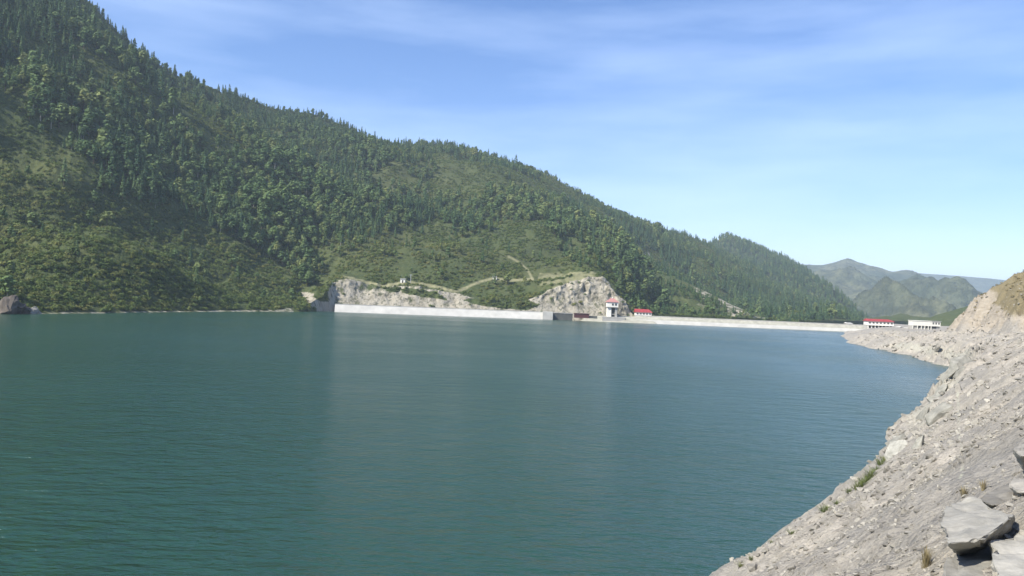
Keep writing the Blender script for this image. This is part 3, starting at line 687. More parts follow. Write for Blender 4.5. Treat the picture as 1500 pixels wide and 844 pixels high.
# ------------------------------------------------------------------ vegetation prototypes
def cards(C, N, S, aspect=1.0, seed=0, tilt=0.5):
    """small kite leaves at centres C facing roughly N with size S -> verts, quads"""
    r = np.random.default_rng(seed); n = len(C)
    N = N + tilt * r.normal(size=(n, 3)); N /= np.linalg.norm(N, axis=1)[:, None] + 1e-9
    A = np.cross(N, r.normal(size=(n, 3))); A /= np.linalg.norm(A, axis=1)[:, None] + 1e-9
    B = np.cross(N, A); S = np.asarray(S)[:, None]
    V = np.stack([C - A * S, C - B * S * aspect + N * S * 0.15, C + A * S, C + B * S * aspect - N * S * 0.15], 1).reshape(-1, 3)
    return V, np.arange(4 * n).reshape(n, 4)
def trunk_mesh(h, r0, seed, limbs=0, crown_r=0.2):
    r = np.random.default_rng(seed); V, F = [], []
    def tube(p0, p1, a, b, k=5):
        p0, p1 = np.array(p0, float), np.array(p1, float); d = p1 - p0; d /= np.linalg.norm(d)
        s = np.cross(d, (0.3, 1, 0.2)); s /= np.linalg.norm(s); t = np.cross(d, s); o = len(V)
        for p, rr in ((p0, a), (p1, b)):
            for i in range(k):
                an = 2 * math.pi * i / k; V.append(p + rr * (math.cos(an) * s + math.sin(an) * t))
        for i in range(k): F.append((o + i, o + (i + 1) % k, o + k + (i + 1) % k, o + k + i))
    lean = r.normal(size=2) * 0.02
    tube((0, 0, -0.06), (lean[0] * .5, lean[1] * .5, h * 0.5), r0, r0 * 0.65); tube((lean[0] * .5, lean[1] * .5, h * 0.5), (lean[0], lean[1], h), r0 * 0.65, r0 * 0.15)
    for i in range(limbs):
        a = r.uniform(0, 6.28); z = r.uniform(0.3, 0.75) * h
        tube((lean[0] * z, lean[1] * z, z), (crown_r * math.cos(a), crown_r * math.sin(a), z + 0.18), r0 * 0.4, r0 * 0.1, 4)
    return np.array(V), np.array(F)
def conifer(seed, width=0.17, n=300):
    r = np.random.default_rng(seed); C, N, S = [], [], []
    lv = 12
    for k in range(n):
        z = r.uniform(0.07, 1.0) ** 0.85
        lay = (z * lv) % 1.0
        rad = width * (1 - z) ** 0.8 * (0.72 + 0.55 * (1 - lay)) + 0.006
        a = r.uniform(0, 6.283); rr = rad * r.uniform(0.45, 1.0) ** 0.6 * (1 + 0.22 * math.sin(3 * a + seed))
        C.append((rr * math.cos(a), rr * math.sin(a), z - 0.10 * rr)); N.append((math.cos(a), math.sin(a), 0.9)); S.append(r.uniform(0.03, 0.055) * (1.25 - 0.75 * z))
    V, F = cards(np.array(C), np.array(N), S, 0.7, seed, 0.28); V[:, 2] = np.maximum(V[:, 2], 0.02); return V, F
def broadleaf(seed, n=320, wid=0.30):
    r = np.random.default_rng(seed); lobes = []
    for i in range(9):
        a = r.uniform(0, 6.283); z = r.uniform(0.34, 0.86); q = wid * 0.62 * math.sin(min(1, (z - 0.15) / 0.8) * math.pi) ** 0.7 * r.uniform(0.3, 1.0)
        lobes.append((q * math.cos(a), q * math.sin(a), z, r.uniform(0.10, 0.17)))
    lobes.append((0, 0, 0.86, 0.12)); C, N, S = [], [], []
    for k in range(n):
        l = lobes[r.integers(len(lobes))]; d = r.normal(size=3); d /= np.linalg.norm(d); q = l[3] * r.uniform(0.55, 1.05)
        C.append((l[0] + d[0] * q, l[1] + d[1] * q, l[2] + d[2] * q * 1.1)); N.append((d[0], d[1], d[2] + 0.35)); S.append(r.uniform(0.036, 0.066))
    return cards(np.array(C), np.array(N), S, 0.8, seed, 0.3)
def shrub(seed, n=90):
    r = np.random.default_rng(seed); C, N, S = [], [], []
    for k in range(n):
        d = r.normal(size=3); d[2] = abs(d[2]); d /= np.linalg.norm(d); q = r.uniform(0.5, 1.0) * (1 + 0.25 * math.sin(3 * math.atan2(d[1], d[0]) + seed))
        C.append((0.62 * d[0] * q, 0.62 * d[1] * q, 0.05 + 0.62 * d[2] * q)); N.append(tuple(d)); S.append(r.uniform(0.09, 0.17))
    return cards(np.array(C), np.array(N), S, 0.7, seed, 0.5)
def tuft(seed, n=46, spread=0.16, h=0.4):
    r = np.random.default_rng(seed); V, F = [], []
    for k in range(n):
        a = r.uniform(0, 6.283); b = spread * r.uniform(0, 0.5); out = spread * r.uniform(0.2, 1.8); hh = h * r.uniform(0.45, 1.0); w = 0.006 + 0.006 * r.random()
        p0 = np.array([b * math.cos(a), b * math.sin(a), -0.03]); p2 = np.array([out * math.cos(a + r.normal() * .3), out * math.sin(a + r.normal() * .3), hh]); p1 = p0 * .6 + p2 * .4 + np.array([0, 0, hh * .22])
        s = np.array([-math.sin(a), math.cos(a), 0]) * w; o = len(V)
        V += [p0 - s, p0 + s, p1 + s * .8, p1 - s * .8, p2 + s * .1, p2 - s * .1]; F += [(o, o + 1, o + 2, o + 3), (o + 3, o + 2, o + 4, o + 5)]
    return np.array(V), np.array(F)

con_parts, bro_parts = [], []
for i in range(5):
    cv = conifer(100 + i, (0.15, 0.19, 0.16, 0.21, 0.13)[i]); tv = trunk_mesh(0.92, 0.016, 200 + i)
    con_parts.append((cv, tv, LEAF_CON, BARK))
for i in range(5):
    cv = broadleaf(300 + i, wid=(0.30, 0.24, 0.34, 0.27, 0.22)[i]); tv = trunk_mesh(0.75, 0.018, 400 + i, 5, 0.16)
    bro_parts.append((cv, tv, LEAF_BRO, BARK_PALE if i in (1, 4) else BARK))
def proto_objs(parts, nm):
    """joined prototypes for instancing, kept out of the scene"""
    coll = bpy.data.collections.new(nm); res = []
    for i, (cv, tv, ml, mb_) in enumerate(parts):
        V = np.concatenate([cv[0], tv[0]]); F = np.concatenate([cv[1], tv[1] + len(cv[0])])
        mi = np.concatenate([np.zeros(len(cv[1]), int), np.ones(len(tv[1]), int)])
        o = bpy.data.objects.new(f'{nm}_{i}', mesh_from(f'{nm}_{i}', V, F, [ml, mb_], False, None, mi)); coll.objects.link(o)
    return coll
COLL_CON = proto_objs(con_parts, 'conifer_kinds'); COLL_BRO = proto_objs(bro_parts, 'broadleaf_kinds')
COLL_SHR = bpy.data.collections.new('shrub_kinds')
for i in range(5):
    V_, F_ = shrub(500 + i); COLL_SHR.objects.link(bpy.data.objects.new(f'shrub_{i}', mesh_from(f'shrub_{i}', V_, F_, [LEAF_SHR])))

def scatter(name, P, rot, scl, coll, nkinds, label, cat):
    """one object whose points are turned into instances of the kinds in a collection"""
    me = bpy.data.meshes.new(name); me.vertices.add(len(P)); me.vertices.foreach_set('co', np.asarray(P, np.float32).ravel())
    a = me.attributes.new('rot', 'FLOAT_VECTOR', 'POINT'); a.data.foreach_set('vector', np.asarray(rot, np.float32).ravel())
    a = me.attributes.new('scl', 'FLOAT_VECTOR', 'POINT'); a.data.foreach_set('vector', np.asarray(scl, np.float32).ravel())
    a = me.attributes.new('kind_index', 'INT', 'POINT'); a.data.foreach_set('value', rng.integers(0, nkinds, len(P)).astype(np.int32))
    o = add_obj(name, me); tag(o, label, cat, kind='stuff')
    ng = bpy.data.node_groups.new(name + '_scatter', 'GeometryNodeTree')
    ng.interface.new_socket('Geometry', in_out='INPUT', socket_type='NodeSocketGeometry'); ng.interface.new_socket('Geometry', in_out='OUTPUT', socket_type='NodeSocketGeometry')
    N, L = ng.nodes, ng.links
    gi, go = N.new('NodeGroupInput'), N.new('NodeGroupOutput'); m2p = N.new('GeometryNodeMeshToPoints'); iop = N.new('GeometryNodeInstanceOnPoints'); ci = N.new('GeometryNodeCollectionInfo')
    ci.inputs['Collection'].default_value = coll; ci.inputs['Separate Children'].default_value = True; ci.inputs['Reset Children'].default_value = True
    def na(nm, ty):
        n = N.new('GeometryNodeInputNamedAttribute'); n.data_type = ty; n.inputs['Name'].default_value = nm; return n.outputs['Attribute']
    L.new(gi.outputs[0], m2p.inputs['Mesh']); L.new(m2p.outputs[0], iop.inputs['Points']); L.new(ci.outputs[0], iop.inputs['Instance'])
    iop.inputs['Pick Instance'].default_value = True
    L.new(na('kind_index', 'INT'), iop.inputs['Instance Index'])
    e2r = N.new('FunctionNodeEulerToRotation'); L.new(na('rot', 'FLOAT_VECTOR'), e2r.inputs[0]); L.new(e2r.outputs[0], iop.inputs['Rotation'])
    L.new(na('scl', 'FLOAT_VECTOR'), iop.inputs['Scale']); L.new(iop.outputs[0], go.inputs[0])
    md = o.modifiers.new('scatter', 'NODES'); md.node_group = ng
    return o

# ------------------------------------------------------------------ plant the slopes
def sample_mesh(Vv, Ff, n, r, facemask=None):
    a, b, c, d = (Vv[Ff[:, i]] for i in range(4))
    ar = 0.5 * np.linalg.norm(np.cross(c - a, d - b), axis=1)
    if facemask is not None: ar = ar * facemask
    i = np.searchsorted(np.cumsum(ar) / ar.sum(), r.random(n)); i = np.clip(i, 0, len(Ff) - 1)
    s, t = r.random(n)[:, None], r.random(n)[:, None]
    return (a[i] * (1 - s) + b[i] * s) * (1 - t) + (d[i] * (1 - s) + c[i] * s) * t, i
fT = MT[Fm[:, 0]]; fpx, fpy, ff = project(MV[Fm[:, 0]]); rk_f = rock.ravel()[Fm[:, 0]]; dry_f = dry.ravel()[Fm[:, 0]]
inview = (ff > 5) & (fpx > -260) & (fpx < 1262) & (fT > 1.0) & (fT < 3.12)
SCRUB_A = [(-300, 150), (-60, 218), (60, 262), (130, 288), (220, 300), (300, 330), (370, 368), (430, 405), (446, 440), (442, 475), (-300, 475)]
MEADOW = [(440, 475), (442, 430), (472, 400), (500, 388), (545, 352), (600, 330), (640, 322), (690, 345), (720, 345), (765, 328), (812, 345), (818, 372), (850, 394), (892, 404), (935, 475)]
r2 = np.random.default_rng(11)
P, fi = sample_mesh(MV, Fm, 40000, r2, inview.astype(float))
px, py, fd = project(P)
inA = inpoly(px, py, SCRUB_A); inM = inpoly(px, py, MEADOW)
dens = 0.66 + 0.85 * fbm(P[:, 0] / 60, P[:, 1] / 60, seed=81, octv=3)
thin = np.exp(-((px - 790) / 90) ** 2 - ((py - 290) / 38) ** 2) + 0.8 * np.exp(-((px - 640) / 60) ** 2 - ((py - 235) / 16) ** 2) + 0.7 * np.exp(-((px - 950) / 40) ** 2 - ((py - 378) / 14) ** 2)
dens = dens - 0.5 * thin
edge = fbm(P[:, 0] / 25, P[:, 1] / 25, seed=82, octv=2)
dens = np.where(inA, 0.015 + 0.10 * (edge > 0.75), dens)
dens = np.where(inM, 0.04 + 0.12 * (edge > 0.6), dens)
dens = np.where(inpoly(px, py, [(955, 396), (1010, 408), (1140, 464), (1140, 474), (985, 474)]) & (fd < 720), dens * 0.25, dens)
dens = np.where(rk_f[fi] > 0.4, 0.0, dens); dens = np.where(dry_f[fi] > 0.3, 0.0, dens)
dens = np.where(fT[fi] > 2.93, np.maximum(dens, 0.55), dens)
keep = r2.random(len(P)) < dens
P, px, py, fd, tT, inM_, inA_ = P[keep], px[keep], py[keep], fd[keep], fT[fi][keep], inM[keep], inA[keep]
cmix = fbm(P[:, 0] / 90, P[:, 1] / 90, seed=85, octv=3) + 0.55 * r2.normal(size=len(P)) + 0.35 * (tT > 2.85) - 0.5 * (inA_ | inM_) + 0.25 * (px > 820) - 0.22 * (px < 700)
is_con = cmix > 0.0
hgt = np.where(is_con, r2.uniform(5.5, 15.5, len(P)), r2.uniform(4.5, 12.5, len(P))) * (0.85 + 0.25 * fbm(P[:, 0] / 40, P[:, 1] / 40, seed=87, octv=2))
hgt *= np.where((r2.random(len(P)) < 0.07) & (tT < 2.75), 1.45, 1.0) * np.where(tT > 2.9, 0.8, 1.0)
hgt *= np.where(inM_ | inA_, 0.75, 1.0) * np.where(fd > 850, 0.85, 1.0) * np.where((px < 300) & ~inA_, 1.25, 1.0)
fat = np.where(is_con, r2.uniform(0.85, 1.25, len(P)), r2.uniform(1.0, 1.6, len(P)))
# trees on the wooded hill and the spur
def extra(Vv, shp, n, hlo, hhi, seed, mask=None):
    r = np.random.default_rng(seed); Ff = grid_faces(*shp); nr = int((shp[0] - 14) * (shp[1] - 1)); m = np.zeros(len(Ff)); m[:nr] = 1
    q, i = sample_mesh(Vv, Ff, n, r, m); x, y, f = project(q)
    k = (fbm(q[:, 0] / 70, q[:, 1] / 70, seed=seed, octv=3) > -0.35) & (x > 900) & (x < 1285)
    if mask is not None: k &= mask(q, x, y)
    q = q[k]; return q, f[k], x[k], y[k], r.uniform(hlo, hhi, len(q))
q1 = extra(HV_2, HS_2, 7000, 9, 15, 91)
q2 = extra(HV_spur, HS_spur, 1500, 4, 8, 92, lambda q, x, y: near_line(x, y, [(960, 400), (1010, 415), (1070, 444), (1130, 468)], 12) < 0.55)
def rots(n, r): return np.stack([r.normal(0, 0.03, n), r.normal(0, 0.03, n), r.uniform(0, 6.283, n)], 1)
def plant(kind, P, fd, px, py, hgt, fat, zone, parts, coll, tree_name, tree_label, group, stuff_name, stuff_label):
    size = hgt / fd; vis = (px > 3) & (px < 1497) & (py > 8) & (py < 480)
    order = np.argsort(np.where(vis, -size, 0)); top = order[:300]; rest = order[300:]
    cm = [mesh_from(f'{tree_name}_crown', *p_[0], [p_[2]]) for p_ in parts]; tm = [mesh_from(f'{tree_name}_trunk', *p_[1], [p_[3]]) for p_ in parts]
    r = np.random.default_rng(hash(tree_name) % 1000 if False else len(tree_name))
    for i in top:
        k = int(r.integers(len(parts))); e = empty(tree_name, P[i], r.uniform(0, 6.283))
        e.scale = (hgt[i] * fat[i], hgt[i] * fat[i], hgt[i])
        tag(e, tree_label[int(zone[i])], 'tree', group)
        add_obj('crown', cm[k], e); add_obj('trunk', tm[k], e)
    sc = np.stack([hgt * fat, hgt * fat, hgt], 1)[rest]
    scatter(stuff_name, P[rest], rots(len(rest), r), sc, coll, len(parts), stuff_label, 'woods')
ci = is_con; bi = ~is_con; zone_ = np.where(inA_, 1, np.where(inM_, 2, 0))
c1 = r2.random(len(q1[0])) < 0.7; c2 = r2.random(len(q2[0])) < 0.35
def cat_(*a): return np.concatenate(a)
plant('c', cat_(P[ci], q1[0][c1], q2[0][c2]), cat_(fd[ci], q1[1][c1], q2[1][c2]), cat_(px[ci], q1[2][c1], q2[2][c2]), cat_(py[ci], q1[3][c1], q2[3][c2]), cat_(hgt[ci], q1[4][c1], q2[4][c2]),
      cat_(fat[ci], np.ones(c1.sum()), np.ones(c2.sum())), cat_(zone_[ci], np.zeros(c1.sum()), np.zeros(c2.sum())), con_parts, COLL_CON, 'conifer_tree', ('dark pointed conifer within the thick woods of the mountainside', 'lone dark conifer standing in the scrub slope left of the dam', 'lone dark conifer standing in the meadow above the rock cut'), 'conifers on the mountainside', 'conifer_woods', 'mass of dark conifers covering the upper and far slopes')
plant('b', cat_(P[bi], q1[0][~c1], q2[0][~c2]), cat_(fd[bi], q1[1][~c1], q2[1][~c2]), cat_(px[bi], q1[2][~c1], q2[2][~c2]), cat_(py[bi], q1[3][~c1], q2[3][~c2]), cat_(hgt[bi], q1[4][~c1] * .8, q2[4][~c2] * .8),
      cat_(fat[bi], np.ones((~c1).sum()), np.ones((~c2).sum())), cat_(zone_[bi], np.zeros((~c1).sum()), np.zeros((~c2).sum())), bro_parts, COLL_BRO, 'broadleaf_tree', ('rounded lighter green broadleaf tree within the mountainside woods', 'rounded broadleaf tree standing in the scrub slope left of the dam', 'rounded broadleaf tree standing in the meadow above the rock cut'), 'broadleaf trees on the mountainside', 'broadleaf_woods', 'mass of lighter green broadleaf trees among the conifers')
# scrub
r3 = np.random.default_rng(21)
fx = (ff > 5) & (fpx > -260) & (fpx < 1200) & (fT > 0.0) & (fT < 3.03); P3, f3 = sample_mesh(MV, Fm, 170000, r3, fx.astype(float))
x3, y3, d3_ = project(P3); A3 = inpoly(x3, y3, SCRUB_A); M3 = inpoly(x3, y3, MEADOW)
n3 = fbm(P3[:, 0] / 12, P3[:, 1] / 12, seed=95, octv=3)
dn = np.where(A3, 1.0 + 0.4 * n3, np.where(M3, 0.62 + 0.75 * n3 - 0.1 * (x3 > 700), 0.48 + 0.5 * n3))
dn = np.where(rk_f[f3] > 0.4, 0.03, dn); dn = np.where(dry_f[f3] > 0.3, 0.0, dn)
k3 = r3.random(len(P3)) < dn; P3, A3 = P3[k3], A3[k3]
s3 = r3.uniform(0.9, 2.4, len(P3)) * np.where(A3, 1.0, 0.85) * (1 + 0.35 * (r3.random(len(P3)) > 0.9))
scatter('hillside_scrub', P3, rots(len(P3), r3), np.stack([s3 * 1.25, s3 * 1.25, s3], 1), COLL_SHR, 5, 'low olive green scrub covering the lower mountainside', 'scrub')

# ------------------------------------------------------------------ rocks
def hull_rock(seed, sx=1.0, sy=0.8, sz=0.55, n=16, bevel=0.04, sub=0, rough=0.0):
    r = np.random.default_rng(seed); d = r.normal(size=(n, 3)); d /= np.linalg.norm(d, axis=1)[:, None]
    d = np.sign(d) * np.abs(d) ** 0.75; d *= r.uniform(0.8, 1.05, (n, 1)); d *= np.array([sx, sy, sz])
    b = bmesh.new()
    for p_ in d: b.verts.new(p_)
    res = bmesh.ops.convex_hull(b, input=b.verts[:])
    bmesh.ops.delete(b, geom=[v for v in b.verts if not v.link_faces], context='VERTS')
    if bevel: bmesh.ops.bevel(b, geom=b.edges[:], offset=bevel * min(sx, sy, sz) * 2, segments=1, affect='EDGES', clamp_overlap=True)
    if sub:
        bmesh.ops.triangulate(b, faces=b.faces[:])
        bmesh.ops.subdivide_edges(b, edges=b.edges[:], cuts=sub, use_grid_fill=True)
        co = np.array([v.co[:] for v in b.verts]); nn = [v.normal.copy() for v in b.verts]
        b.normal_update(); nz = fbm(co[:, 0] * 3.0, co[:, 1] * 3.0, co[:, 2] * 4.5, seed=seed, octv=4)
        for v, q in zip(b.verts, nz): v.co += v.normal * float(q) * rough
    me = bpy.data.meshes.new('rock'); b.to_mesh(me); b.free(); return me
def put(name, me, mat, loc, rot, scale, label=None, cat=None, group=None):
    o = bpy.data.objects.new(name, me); COL.objects.link(o); o.location = loc; o.rotation_euler = rot
    o.scale = scale if isinstance(scale, tuple) else (scale,) * 3
    if label: tag(o, label, cat, group)
    return o
def with_mat(me, m):
    me.materials.append(m); return me
def bank_hit(px, py):
    """where the ray of a photo pixel meets the bank"""
    u, v = ray(px, py); D_ = np.concatenate([np.arange(2.5, 60, 0.02), np.arange(60, 450, 0.1)])
    z = bank_z(u * D_, D_); k = np.argmax(CAM_H + v * D_ <= z); return np.array([u * D_[k], D_[k], z[k]])
def slab_rock(seed, outline, thick, dome=0.03, under=0.74):
    """a flat angular slab from a plan outline, broken edges"""
    r = np.random.default_rng(seed); b = bmesh.new(); n = len(outline)
    lo = [b.verts.new((x * under + r.normal() * .015, y * under + r.normal() * .015, -thick + r.normal() * thick * .15)) for x, y in outline]
    hi = [b.verts.new((x, y, r.normal() * dome)) for x, y in outline]
    b.faces.new(hi); b.faces.new(lo[::-1])
    for i in range(n): b.faces.new((lo[i], lo[(i + 1) % n], hi[(i + 1) % n], hi[i]))
    bmesh.ops.bevel(b, geom=b.edges[:], offset=thick * 0.10, segments=1, affect='EDGES', clamp_overlap=True)
    bmesh.ops.triangulate(b, faces=b.faces[:]); bmesh.ops.subdivide_edges(b, edges=b.edges[:], cuts=7, use_grid_fill=True)
    b.normal_update(); co = np.array([v.co[:] for v in b.verts]); sc_ = 0.35 / thick
    nz = 0.10 * fbm(co[:, 0] * 4 * sc_, co[:, 1] * 4 * sc_, co[:, 2] * 8 * sc_, seed=seed, octv=5) - 0.10 * np.clip(ridged(co[:, 0] * 2.2 * sc_, co[:, 1] * 3.1 * sc_, co[:, 2] * 9 * sc_, seed=seed + 5, octv=2) - 1.0, 0, 1) * 2
    for v, q in zip(b.verts, nz): v.co += v.normal * float(q) * thick
    for f in b.faces: f.smooth = True
    me = bpy.data.meshes.new('slab'); b.to_mesh(me); b.free(); me.set_sharp_from_angle(angle=math.radians(32)); return me

# large foreground rocks: (outline given in photo pixels, so plan size follows from the distance)
def big_slab(name, pix, lift, thick, tilt, label, seed, mat=MAT_SLAB):
    cx = sum(p_[0] for p_ in pix) / len(pix); cy = sum(p_[1] for p_ in pix) / len(pix)
    c = bank_hit(cx, cy); c[2] += lift
    # the slab's plane: tilted like the bank; intersect the pixel rays with it
    nrm = Vector((-math.sin(tilt[0]), -math.sin(tilt[1]), 1)).normalized()
    ux = Vector((1, 0, 0)) - nrm * nrm.x; ux.normalize(); uy = nrm.cross(ux)
    out = []
    for (x, y) in pix:
        u, v = ray(x, y); d = Vector((u, 1, v)); o = Vector((0, 0, CAM_H)); tt = (Vector(c) - o).dot(nrm) / d.dot(nrm)
        q = o + d * tt - Vector(c); out.append((q.dot(ux), q.dot(uy)))
    ar = sum(out[i][0] * out[(i + 1) % len(out)][1] - out[(i + 1) % len(out)][0] * out[i][1] for i in range(len(out)))
    if ar < 0: out = out[::-1]
    me = with_mat(slab_rock(seed, out, thick), mat)
    o = bpy.data.objects.new(name, me); COL.objects.link(o)
    o.matrix_world = Matrix(((ux.x, uy.x, nrm.x, c[0]), (ux.y, uy.y, nrm.y, c[1]), (ux.z, uy.z, nrm.z, c[2]), (0, 0, 0, 1)))
    tag(o, label, 'rock'); return o
big_slab('boulder', [(1378, 757), (1395, 738), (1432, 735), (1452, 746), (1488, 752), (1486, 764), (1440, 792), (1388, 798), (1382, 780)], 0.24, 0.24, (0.10, -0.12), 'large pale flat boulder overhanging a dark gap on the rubble bank', 1)
big_slab('boulder', [(1436, 735), (1442, 722), (1470, 712), (1488, 714), (1484, 732), (1456, 742)], 0.26, 0.20, (0.12, -0.10), 'angular boulder with dark undercut perched behind the large flat boulder', 2, MAT_ROCK)
big_slab('boulder', [(1478, 712), (1484, 702), (1520, 700), (1525, 716), (1496, 722)], 0.2, 0.18, (0.1, -0.1), 'grey boulder cut by the picture edge touching the undercut boulder', 3, MAT_ROCK)
big_slab('bedrock_slab', [(1372, 860), (1384, 815), (1400, 800), (1446, 792), (1450, 815), (1462, 870), (1420, 890)], 0.10, 0.3, (0.0, -0.05), 'smooth blue grey bedrock slab with white streak in front of the large flat boulder', 4)
big_slab('bedrock_slab', [(1448, 792), (1490, 775), (1530, 772), (1540, 830), (1500, 880), (1464, 865), (1453, 815)], 0.12, 0.3, (0.05, -0.05), 'cracked pale bedrock slab right of the blue grey slab', 5)
big_slab('boulder', [(1484, 662), (1492, 652), (1515, 650), (1515, 672), (1496, 672)], 0.2, 0.2, (0.1, -0.1), 'dark grey boulder high on the rubble bank', 6, MAT_ROCK)
# ledges by the waterline, tilted plates of layered rock
ledges = [(1403, 537, 5.0, 'rock ledge with a dark cleft at the inner corner of the cove'), (1392, 556, 4.2, 'tilted pale rock plate just in front of the cove'), (1382, 574, 3.2, 'tilted rock plate with dark split edge below the cove plates'),
          (1368, 588, 2.6, 'small squared rock plate on the waterside ledge'), (1377, 610, 2.6, 'leaning rock plate with narrow dark slots above the ledge'), (1349, 612, 2.6, 'pale rounded rock lip hanging over the water'),
          (1318, 646, 2.4, 'long pale rock lip at the water above the grassy edge'), (1314, 662, 1.8, 'dark sided upright plate beside the green tufts'), (1345, 655, 1.3, 'low rock with shadowed foot on the mid bank')]
for i, (lx, ly, s, lab) in enumerate(ledges):
    c = bank_hit(lx, ly); rl = np.random.default_rng(620 + i); k = 7
    an = np.sort(rl.uniform(0, 2 * math.pi / k * 0.6, k) + np.arange(k) * 2 * math.pi / k)
    me = with_mat(hull_rock(640 + i, 1.0, 0.6, 0.36, 13, 0.02, 1, 0.03), MAT_LEDGE)
    put('rock_ledge', me, None, (c[0], c[1], c[2] + 0.02 * s), (math.radians(-14 + 12 * math.sin(i * 2.2)), math.radians(-38 + 12 * math.cos(2 * i)), math.radians(30 + 35 * math.sin(3 * i))), s * 0.55, lab, 'rock')
rl = np.random.default_rng(655)
plate = [with_mat(hull_rock(660 + i, 1.0, 0.65, 0.30, 11, 0.015), MAT_LEDGE) for i in range(5)]
for i in range(26):
    y_ = rl.uniform(48, 190); x_ = float(shore_x(np.array([y_]))[0]) + rl.uniform(0.6, 5.5); s_ = rl.uniform(0.5, 1.0) * (0.55 + y_ / 130)
    put('rock_plate', plate[i % 5], None, (x_, y_, float(bank_z(x_, y_)) + 0.1 * s_), (rl.normal(-0.15, .2), rl.normal(-0.75, .25), rl.normal(0.6, .5)), s_, 'angular tilted rock plate jutting from the ledges along the waterside', 'rock', 'rock plates along the waterside ledges')
# individual stones on the bank
rk_mesh = [with_mat(hull_rock(700 + i, 1.0, random.uniform(.6, .95), random.uniform(.35, .7), 14, 0.05), MAT_ROCK) for i in range(8)]
gv_mesh = [hull_rock(760 + i, 1.0, random.uniform(.6, .95), random.uniform(.35, .7), 9, 0.0) for i in range(8)]
COLL_GRV = bpy.data.collections.new('gravel_kinds')
for i, m_ in enumerate(gv_mesh): COLL_GRV.objects.link(bpy.data.objects.new(f'gravel_{i}', with_mat(m_, MAT_GRAVEL)))
r4 = np.random.default_rng(31); cnt = 0; tries = 0
while cnt < 290 and tries < 4000:
    tries += 1
    qx, qy = r4.uniform(1080, 1499), r4.uniform(495, 843)
    h_ = bank_hit(qx, qy)
    d_ = math.hypot(h_[0], h_[1])
    if h_[2] < 0.1 or d_ > 300 or d_ < 4: continue
    if 1360 < qx and qy > 690 and r4.random() < 0.85: continue
    s = d_ * r4.uniform(0.0016, 0.0075) * (1.6 if r4.random() > 0.93 else 1.0) * 0.75
    put('rock', rk_mesh[int(r4.integers(8))], None, (h_[0], h_[1], h_[2] + 0.12 * s), (r4.normal(0, .35), r4.normal(0, .35) + 0.3, r4.uniform(0, 6.28)), s, ('loose angular grey rock lying near the boulders on the rubble bank' if d_ < 14 else 'loose angular grey rock on the mid slope of the rubble bank' if d_ < 60 else 'loose rock on the bank round the cove' if d_ < 200 else 'loose rock on the grey promontory below the depot building'), 'rock', 'loose rocks on the rubble bank'); cnt += 1
n = 95000
uu = r4.uniform(0.05, 0.74, n); dd = 2.5 * (330 / 2.5) ** r4.random(n); gx, gy = uu * dd, dd
gz = bank_z(gx, gy); _, gw, gW, grw, gc, ge = bank_prof(gx, gy)
ok = (gz > 0.05) & (ge <= 0) & (r4.random(n) < 0.55 + 0.6 * fbm(gx / 3, gy / 3, seed=99)) & ~((gc > 0.1) & (r4.random(n) < 0.25))
gx, gy, gz, dd = gx[ok], gy[ok], gz[ok], dd[ok]
gs = np.clip(dd * 0.0009 * r4.uniform(0.02, 1.0, len(dd)) ** -0.55, 0.012, 0.6)
scatter('gravel', np.stack([gx, gy, gz + 0.1 * gs], 1), np.stack([r4.normal(0, .5, len(gx)), r4.normal(0, .5, len(gx)), r4.uniform(0, 6.28, len(gx))], 1), np.stack([gs] * 3, 1), COLL_GRV, 8, 'loose grey gravel and stone chips covering the bank', 'gravel')
# pale heaps by the dam end
for (hx, hy, D_, s, lab) in ((1243, 474.5, 492, 2.2, 'pale rock heap on the dam crest'), (1318, 480, 455, 1.8, 'white rubble heap beside the red roofed house'), (1327, 481, 445, 1.2, 'small white rubble heap between house and depot')):
    q = at(hx, hy, D_); put('rubble_heap', with_mat(hull_rock(int(hx), 1.6, 1.0, 0.5, 20, 0.03, 2, 0.06), CONC_WHITE), None, (q[0], q[1], q[2]), (0, 0, 0.3), s, lab, 'rubble')
# dark outcrop at the left waterline
for i, (ox, oy, s, sx, lab) in enumerate(((-6, 441, 6.0, .7, 'tall dark brown rock at the back of the left waterline outcrop'), (10, 448, 4.2, .8, 'dark brown broken rock in the middle of the left waterline outcrop'), (24, 452, 3.4, .6, 'brown ribbed rock stepping down to the water under the scrub slope'),
        (38, 455, 2.8, .5, 'jagged grey streaked rock at the outcrop tip'), (2, 457, 2.6, .9, 'low black rock at the water below the brown outcrop'), (50, 458, 1.6, .7, 'small pale rock at the end of the outcrop by the water'))):
    x, y, z = on_z(ox, 460); z = (460 - oy) / FPX * y
    put('rock_outcrop', with_mat(hull_rock(920 + i, sx, 0.8, 1.15, 15, 0.03, 2, 0.09), MAT_ROCK if i in (3, 5) else MAT_DARKROCK), None, (x, y + 2 + z * 0.4, max(z - 0.5 * s, 0.2)), (0.3, 0.5 + 0.1 * i, 0.5 * i), s, lab, 'rock')
# rubble slope by the left end of the dam wall
for i in range(9):
    q = on_z(446 + i * 5, 455.5); s = random.uniform(1.6, 2.8); zz = random.uniform(0.3, 2.2)
    put('rock', rk_mesh[i % 8], None, (q[0], q[1] + zz * 1.5, zz), (random.uniform(-.3, .3), random.uniform(-.3, .3), random.uniform(0, 6)), s, 'pale jagged rock at the left end of the white dam wall', 'rock', 'rocks at the dam wall end')

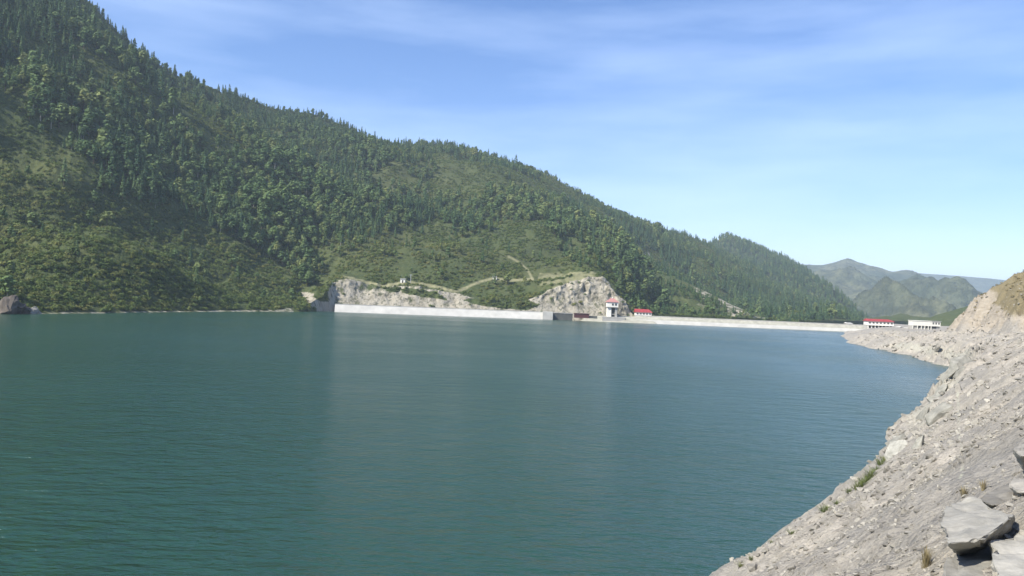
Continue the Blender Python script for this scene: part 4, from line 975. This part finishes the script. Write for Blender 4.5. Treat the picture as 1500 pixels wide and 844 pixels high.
# ------------------------------------------------------------------ grass on the bank
tf = [mesh_from('grass_tuft', *tuft(800 + i, 60, 0.30, 0.24), [LEAF_GRS]) for i in range(4)]; td = [mesh_from('dry_grass_tuft', *tuft(820 + i, 70, 0.14, 0.42), [LEAF_DRY]) for i in range(3)]
gpos = [(1290, 681, 1.3), (1296, 676, 1.2), (1283, 690, 1.0), (1276, 697, 1.2), (1268, 706, 1.1), (1262, 712, 1.2), (1272, 702, 0.9), (1206, 749, 0.9), (1212, 746, 0.7), (1160, 782, 0.6), (1244, 722, 0.8), (1255, 716, 1.0), (1100, 820, 0.5), (1085, 830, 0.5), (1130, 796, 0.5), (1225, 738, 0.6)]
for i, (gx_, gy_, s) in enumerate(gpos):
    c = bank_hit(gx_, gy_); put('grass_tuft', tf[i % 4], None, (c[0], c[1], c[2]), (0, 0, i * 1.3), s * 1.1, 'green grass tuft on the edge of the bank above the water', 'grass', 'green tufts along the bank edge')
for i, (gx_, gy_, s, lab) in enumerate([(1356, 832, 0.55, 'dry straw coloured grass tuft beside the blue grey slab'), (1412, 728, 0.5, 'dry yellow grass clump behind the large flat boulder'), (1440, 716, 0.45, 'small dry grass clump left of the undercut boulder')]):
    c = bank_hit(gx_, gy_); put('dry_grass_tuft', td[i % 3], None, (c[0], c[1], c[2] - 0.02), (0, 0, i * 2.1), s, lab, 'grass')
# dry shrubs on the cliff top
r5 = np.random.default_rng(41); n = 16000; xx, yy = r5.uniform(110, 240, n), r5.uniform(150, 400, n)
_, w_, W_, rw_, c_, e_ = bank_prof(xx, yy); ok = ((e_ > 0.3) & (r5.random(n) < 0.75)) | ((c_ > 0.4) & (r5.random(n) < 0.7) & (fbm(xx / 7, yy / 7, seed=67, octv=2) > -0.25)); xx, yy = xx[ok], yy[ok]
COLL_DRY = bpy.data.collections.new('dry_shrub_kinds')
LEAF_OLV = mat_leaf('dry_scrub_leaves', (0.135, 0.135, 0.061), (0.270, 0.223, 0.115), (0.405, 0.324, 0.176), 0.2)
for i in range(3):
    V_, F_ = shrub(540 + i, 60); COLL_DRY.objects.link(bpy.data.objects.new(f'dry_shrub_{i}', mesh_from(f'dry_shrub_{i}', V_, F_, [LEAF_OLV])))
ss = r5.uniform(0.25, 0.95, len(xx))
scatter('clifftop_scrub', np.stack([xx, yy, bank_z(xx, yy)], 1), rots(len(xx), r5), np.stack([ss * 1.3, ss * 1.3, ss], 1), COLL_DRY, 3, 'dry brownish scrub covering the top of the tan cliff', 'scrub')

# ------------------------------------------------------------------ haze
hz = MB().box(-9400, 9400, -950, 9600, -61, 420)
hm = bpy.data.materials.new('haze_air'); hm.use_nodes = True; hn = hm.node_tree.nodes; hn.clear()
ho = hn.new('ShaderNodeOutputMaterial'); hv = hn.new('ShaderNodeVolumePrincipled'); hv.inputs['Color'].default_value = (0.70, 0.86, 1.0, 1); hv.inputs['Density'].default_value = 0.00015; hv.inputs['Anisotropy'].default_value = 0.0
hm.node_tree.links.new(hv.outputs[0], ho.inputs['Volume'])
tag(hz.build('haze', hm), 'thin bluish haze over the valley', 'haze', kind='stuff')
